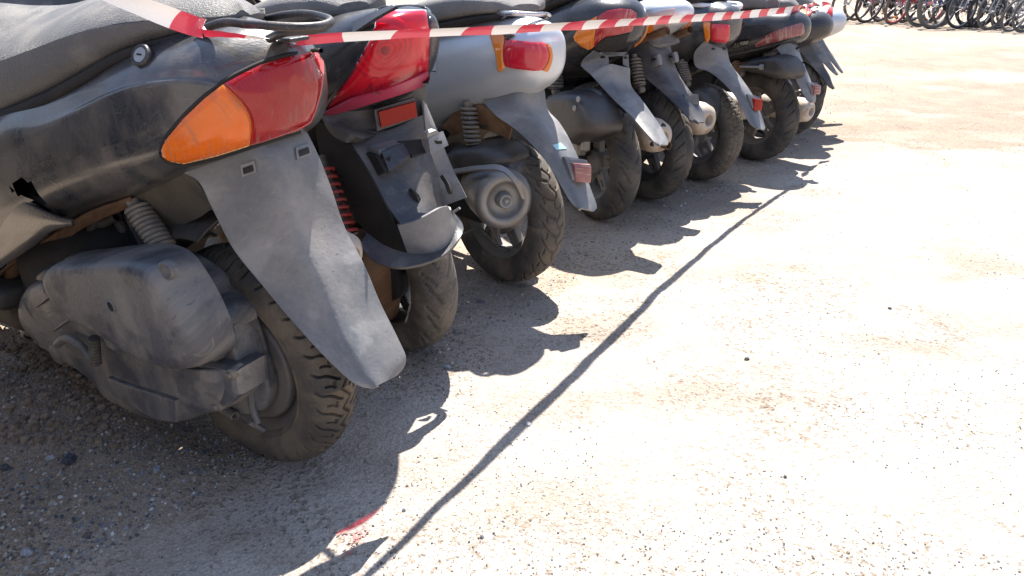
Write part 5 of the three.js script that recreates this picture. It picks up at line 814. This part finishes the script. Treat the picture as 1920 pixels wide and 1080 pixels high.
lastScooter(frame(1.56, -4.4, 62, 0), 'black scooter half hidden behind long dull red tail light, with dark curled mudguard', { dx: 0.02, dy: -0.085, paint: M.blackGloss, fenderMat: M.darkPlastic,
  lamps: [['turn_signal', [[1494, 28], [1504, 16], [1512, 10]], [[1500, 42], [1508, 40], [1515, 34]], 'amber'], ['tail_lamp', [[1509, 9], [1515, 5], [1522, 3]], [[1515, 33], [1519, 29], [1523, 24]], 'red']],
  fender: [[[1490, 88, 0.06], [1512, 84, -0.05]], [[1508, 106, 0.055], [1526, 104, -0.05]], [[1526, 128, 0.05], [1538, 124, -0.045]], [[1545, 150, 0.045], [1552, 144, -0.045]], [[1553, 162, 0.04], [1560, 160, -0.04]], [[1561, 168, 0.04], [1566, 166, -0.04]]] });
lastScooter(frame(1.73, -4.8, 62, 0), 'dark scooter second from the far end, its mudguard a straight sunlit blade', { dx: 0.08, dy: -0.085, paint: M.silver,
  lamps: [['tail_lamp', [[1520, 26], [1532, 20], [1548, 17]], [[1522, 38], [1534, 40], [1546, 41]], 'paleLens'], ['brake_lamp', [[1549, 17], [1556, 14], [1562, 12]], [[1547, 41], [1554, 39], [1560, 35]], 'red']],
  fender: [[[1500, 76, 0.055], [1514, 74, -0.05]], [[1518, 94, 0.05], [1530, 92, -0.045]], [[1536, 110, 0.048], [1546, 108, -0.044]], [[1555, 130, 0.045], [1562, 128, -0.042]], [[1568, 142, 0.042], [1573, 140, -0.04]]] });
lastScooter(frame(1.86, -5.15, 62, 0), 'dark scooter at the far end of the row, with thin outermost mudguard blade', { dx: -0.36, dy: -0.1, paint: M.darkPlastic, lamps: [],
  fender: [[[1507, 52, 0.055], [1520, 49, -0.05]], [[1522, 72, 0.05], [1533, 68, -0.045]], [[1538, 92, 0.048], [1546, 88, -0.044]], [[1558, 115, 0.045], [1564, 112, -0.042]], [[1578, 138, 0.042], [1582, 136, -0.04]]] });
{ // one of the row beyond, of which a dark flank with a bolted ring shows over the nearest seat
  const fr = frame(-1.5, -2.75, 66, 0), g = thing('scooter', 'dark scooter of the row beyond, bolted pale ring on its flank above the nearest seat', 'scooter'), P = fr.P;
  const T = [[-0.9, 0.6, 0.3, 0.14, 3, 0.5], [-0.5, 0.8, 0.4, 0.18, 3], [-0.2, 0.87, 0.5, 0.178, 2.8], [0, 0.89, 0.58, 0.16, 2.6], [0.12, 0.88, 0.64, 0.13, 2.4], [0.2, 0.85, 0.7, 0.07, 2.2], [0.22, 0.79, 0.75, 0.015, 2]], tail = loft(T, 60, 50), cast = caster(tail), c = cast(fr.eye, fr.dir(156, -2)) ?? P(156, -2, 0.17);
  part(g, 'tail_panel', tail, M.darkPlastic);
  const ring = part(g, 'ring', latheZ([[0.034, 0], [0.047, 0.002], [0.049, 0.01], [0.045, 0.014], [0.035, 0.012], [0.034, 0]], 48).translate(c.x, c.y, c.z), M.zinc);
  part(ring, 'ring_face', latheZ([[0, 0.006], [0.036, 0.006], [0.036, 0.009], [0, 0.009]], 40).translate(c.x, c.y, c.z), M.blackCase);
  for (let k = 0; k < 6; k++) part(ring, 'bolt', rod(V(c.x + 0.041 * Math.cos(k * 1.047 + 0.3), c.y + 0.041 * Math.sin(k * 1.047 + 0.3), c.z + 0.012), V(c.x + 0.041 * Math.cos(k * 1.047 + 0.3), c.y + 0.041 * Math.sin(k * 1.047 + 0.3), c.z + 0.017), 0.0042, 0.0042, 8), M.blackCase);
  const w = wheel(g, 'rear_wheel', RW, 0.056, { tread: 'sipe', tyre: M.tyreDark, rim: M.rim }); w.position.y = RW;
  underneath(g); seat(g, [[-0.95, 0.78, 0.66, 0.1, 4, 0.4], [-0.6, 0.86, 0.76, 0.15, 4], [-0.2, 0.92, 0.84, 0.15, 4], [-0.05, 0.92, 0.87, 0.1, 3]]);
  front(g, { paint: M.blackGloss, R: RW });
  stand(g, fr);
}
// the row goes on to the left of the picture: this one keeps sky and bright ground off the nearest scooter's flank
lastScooter(frame(-1.05, -0.82, 60, 0), 'dark scooter at the near end of the row, left of the one nearest the camera', { dx: 0, dy: 0, paint: M.blackPaint, lamps: [] });
// ---------------------------------------------------------------- barrier tape
{
  const cv = document.createElement('canvas'); cv.width = 512; cv.height = 32; const c = cv.getContext('2d'); c.fillStyle = '#f2f0ee'; c.fillRect(0, 0, 512, 32); c.fillStyle = '#d82c4e'; for (let k = 0; k < 2; k++) { c.beginPath(); c.moveTo(k * 256, 32); c.lineTo(k * 256 + 10, 0); c.lineTo(k * 256 + 120, 0); c.lineTo(k * 256 + 134, 32); c.fill(); }
  const t = new THREE.CanvasTexture(cv); t.colorSpace = THREE.SRGBColorSpace; t.wrapS = THREE.RepeatWrapping; t.wrapT = THREE.ClampToEdgeWrapping;
  const mat = new THREE.MeshPhysicalMaterial({ map: t, roughness: 0.4, side: THREE.DoubleSide, clearcoat: 0.3 });
  const ribbon = (pts, width, tilt, period, n, wob = 0.12, off = 0) => {
    const line = spline(pts, n), P = []; let s = off; const uvs = [];
    line.forEach((q, i) => {
      if (i) s += q.distanceTo(line[i - 1]);
      const d = V().copy(line[Math.min(i + 1, n)]).sub(line[Math.max(i - 1, 0)]).normalize(), side = V().crossVectors(d, V(0, 1, 0)).normalize(), up = V().crossVectors(side, d), f = i / n, a = tilt(f) + wob * (noise2(f * 22, 3.3, 8) - 0.5), w = width(f), r = [];
      for (let j = 0; j <= 6; j++) { const k = j / 6 - 0.5, cup = 0.1 * w * (1 - 4 * k * k); r.push(V().copy(q).addScaledVector(up, k * w * Math.cos(a) + cup * Math.sin(a)).addScaledVector(side, k * w * Math.sin(a) - cup * Math.cos(a))); uvs.push(s / period, j / 6); }
      P.push(r);
    });
    const g = fromGrid(P); g.setAttribute('uv', new THREE.Float32BufferAttribute(uvs, 2)); g.userData.keep = true; return g;
  };
  const at = (x, y, h) => ground(x, y, h), far = (x, y, d) => ground(x, y > -58 ? y : -58, 0).sub(camera.position).normalize().multiplyScalar(d).add(camera.position), g = thing('barrier_tape', 'red and white striped barrier tape strung along the tails of the scooters', 'barrier tape');
  part(g, 'tape', ribbon([at(556, 77, 0.818), at(600, 73, 0.817), at(640, 70, 0.816), at(720, 66, 0.814), at(800, 62, 0.81), at(960, 55, 0.798), at(1100, 47, 0.786), at(1250, 37, 0.768), at(1400, 27, 0.746), at(1470, 20, 0.742), at(1500, 16, 0.742)], (f) => 0.019 + 0.014 * sstep(0.05, 0.3, f), (f) => 0.55 + 0.25 * Math.sin(f * 5), 0.43, 260, 0.35), mat);
  part(g, 'twisted_tape', ribbon([at(1500, 16, 0.742), at(1530, 10, 0.743), at(1560, 7, 0.744)], () => 0.03, (f) => f * 12, 0.3, 100), mat);
  part(g, 'tape', ribbon([V(-1.83, 1.0, -1.27), V(-1.1, 1.0, -1.06), V(-0.62, 0.955, -0.93), far(225, -2, 0.99), far(300, 26, 0.985), far(355, 46, 1.02), far(384, 54, 1.09)], () => 0.024, (f) => 0.9 - f * 0.6, 0.42, 120, 0.4, 0.16), mat);
  part(g, 'knot', ribbon([far(384, 54, 1.12), far(372, 57, 1.115), far(385, 62, 1.11), far(420, 65, 1.13), far(470, 70, 1.16), far(520, 76, 1.21), at(556, 77, 0.818)], () => 0.018, (f) => 0.9 + f * 1.0, 0.36, 60), mat);
}
// ---------------------------------------------------------------- bicycles across the yard
{
  const tyre = new THREE.TorusGeometry(0.315, 0.021, 8, 48), rimG = new THREE.TorusGeometry(0.29, 0.011, 6, 48), spokes = [];
  for (let k = 0; k < 18; k++) { const a = k / 18 * Math.PI * 2, b = a + 0.5 * (k % 2 ? 1 : -1); spokes.push(rod(V(0.02 * Math.cos(a), 0.02 * Math.sin(a), (k % 2 ? 1 : -1) * 0.025), V(0.285 * Math.cos(b), 0.285 * Math.sin(b), 0), 0.0022, 0.0022, 5)); }
  spokes.push(rod(V(0, 0, -0.05), V(0, 0, 0.05), 0.02, 0.02, 10)); const spokeG = join(spokes);
  const mat = (c, r = 0.5, m = 0) => new THREE.MeshStandardMaterial({ color: new THREE.Color(...c), roughness: r, metalness: m });
  const black = mat([0.03, 0.03, 0.032], 0.75), greyT = mat([0.1, 0.095, 0.09], 0.85), steel = mat([0.4, 0.4, 0.41], 0.4, 0.6), amber = mat([0.7, 0.24, 0.03], 0.35), red = mat([0.5, 0.03, 0.04], 0.4);
  const frames = { black: mat([0.03, 0.03, 0.035], 0.4), red: mat([0.45, 0.03, 0.04], 0.4), silver: mat([0.4, 0.41, 0.42], 0.4, 0.4), blue: mat([0.04, 0.07, 0.2], 0.4), white: mat([0.62, 0.62, 0.62], 0.5), green: mat([0.07, 0.14, 0.1], 0.5) };
  const base = (px, py) => ground(px, py);
  const list = [
    [1577, 42, 1, 'black', 'black', 'black bicycle with orange reflectors, leftmost of the far bicycle row', 1], [1601, 39, 1, 'silver', 'steel', 'grey bicycle with thin tyres, second from the left in the far row'], [1620, 43, 1, 'red', 'steel', 'bicycle with thin dark tyres, third from the left in the far row'],
    [1646, 41, 0.98, 'silver', 'steel', 'bicycle with thin pale rims just left of the red wheeled one'], [1671, 47, 1.03, 'red', 'red', 'red bicycle with red rims and an orange reflector in the far row', 1], [1692, 43, 0.96, 'red', 'black', 'bicycle standing just right of the red wheeled one'],
    [1722, 51, 1.02, 'blue', 'black', 'dark blue bicycle with pale tyre walls, second to the right of the red wheeled one'], [1746, 54, 1.08, 'blue', 'black', 'bicycle with fat black tyres in the middle of the far row'], [1764, 50, 0.98, 'white', 'steel', 'pale bicycle with whitish rims, right of the fat tyred one'],
    [1794, 54, 0.95, 'silver', 'steel', 'silver rimmed bicycle left of the dark green one in the far row'], [1812, 52, 0.8, 'green', 'black', 'dark green bicycle right of the silver rimmed one'], [1830, 53, 0.8, 'black', 'black', 'small black bicycle between the dark green one and the fat black ring'],
    [1850, 57, 0.84, 'black', 'black', 'black bicycle with a tyre ringing bright ground, right part of the far row'], [1870, 54, 0.66, 'white', 'steel', 'small pale bicycle with little wheels, third from the right edge'], [1891, 60, 0.74, 'silver', 'steel', 'small grey bicycle with green tinged tyre, second from the right edge'], [1914, 62, 0.8, 'black', 'black', 'black bicycle cut by the right edge of the photo'],
  ];
  const second = [[1905, 36, 1, 'silver', 'steel', 'bicycle behind the front row at the right edge'], [1800, 24, 1, 'red', 'red', 'red bicycle standing behind the front row'], [1700, 20, 1, 'black', 'black', 'black bicycle standing behind the front row, left of the red one there'], [1640, 20, 1, 'red', 'black', 'bicycle with a red frame behind the thin tyred ones at left']];
  const rnd = rng(12);
  for (const [px, py, s, fc, rc, label, refl] of [...list, ...second]) {
    const g = thing('bicycle', label, 'bicycle', { group: 'bicycles parked across the yard' }), fm = frames[fc], rm = rc === 'red' ? red : rc === 'black' ? black : steel, tm = rc === 'red' ? greyT : rnd() > 0.5 ? black : greyT, rr = 0.336;
    for (const [n, x] of [['front_wheel', 0], ['rear_wheel', 1.05]]) {
      const w = sub(g, n); w.position.set(x, rr, 0); if (n === 'front_wheel') w.rotation.y = (rnd() - 0.5) * 0.35;
      part(w, 'tyre', px === 1746 ? new THREE.TorusGeometry(0.31, 0.034, 8, 48) : tyre, tm); part(w, 'rim', rimG, rm); part(w, 'spokes', spokeG, steel);
      if (refl) part(w, 'reflector', [rbox(0.1, 0.03, 0.012, 0.004, 0, -0.2, 0.01), rbox(0.03, 0.1, 0.012, 0.004, 0.2, 0.05, 0.01)], amber);
    }
    part(g, 'frame', [rod(V(0.1, 0.62, 0), V(0.45, 0.34, 0), 0.018), rod(V(0.1, 0.66, 0), V(0.62, 0.7, 0), 0.017), rod(V(0.45, 0.34, 0), V(0.66, 0.82, 0), 0.016), rod(V(0.45, 0.34, 0.02), V(1.05, rr, 0.05), 0.01), rod(V(0.45, 0.34, -0.02), V(1.05, rr, -0.05), 0.01), rod(V(0.63, 0.72, 0.02), V(1.05, rr, 0.05), 0.009), rod(V(0.63, 0.72, -0.02), V(1.05, rr, -0.05), 0.009)], fm);
    part(g, 'fork', [rod(V(0, rr, 0.05), V(0.1, 0.68, 0.03), 0.012), rod(V(0, rr, -0.05), V(0.1, 0.68, -0.03), 0.012), rod(V(0.1, 0.66, 0), V(0.16, 0.9, 0), 0.015)], fc === 'black' ? steel : fm);
    part(g, 'handlebar', [tube([V(0.28, 0.98, 0.28), V(0.18, 0.97, 0.15), V(0.15, 0.92, 0), V(0.18, 0.97, -0.15), V(0.28, 0.98, -0.28)], 0.012, 20, 6)], steel);
    part(g, 'saddle', loft([[0.56, 0.88, 0.84, 0.02, 2.4], [0.66, 0.88, 0.83, 0.05, 2.4], [0.78, 0.9, 0.82, 0.08, 2.4], [0.82, 0.89, 0.84, 0.03, 2.2]], 12, 16), black);
    part(g, 'pedals', [latheZ([[0.02, -0.01], [0.085, -0.004], [0.085, 0.004], [0.02, 0.01]], 24).translate(0.45, 0.34, 0.05), rod(V(0.45, 0.34, 0.06), V(0.56, 0.24, 0.07), 0.009), rbox(0.09, 0.02, 0.06, 0.006, 0.56, 0.24, 0.11), rod(V(0.45, 0.34, -0.06), V(0.34, 0.44, -0.07), 0.009), rbox(0.09, 0.02, 0.06, 0.006, 0.34, 0.44, -0.11)], black);
    const p = base(px, py); g.scale.setScalar(s); g.position.set(p.x, 0, p.z); g.rotation.set(0, 0.45 + (rnd() - 0.5) * 0.25, 0); g.rotateX((rnd() - 0.3) * 0.3);
  }
}
scene.updateMatrixWorld(true);
renderer.render(scene, camera);
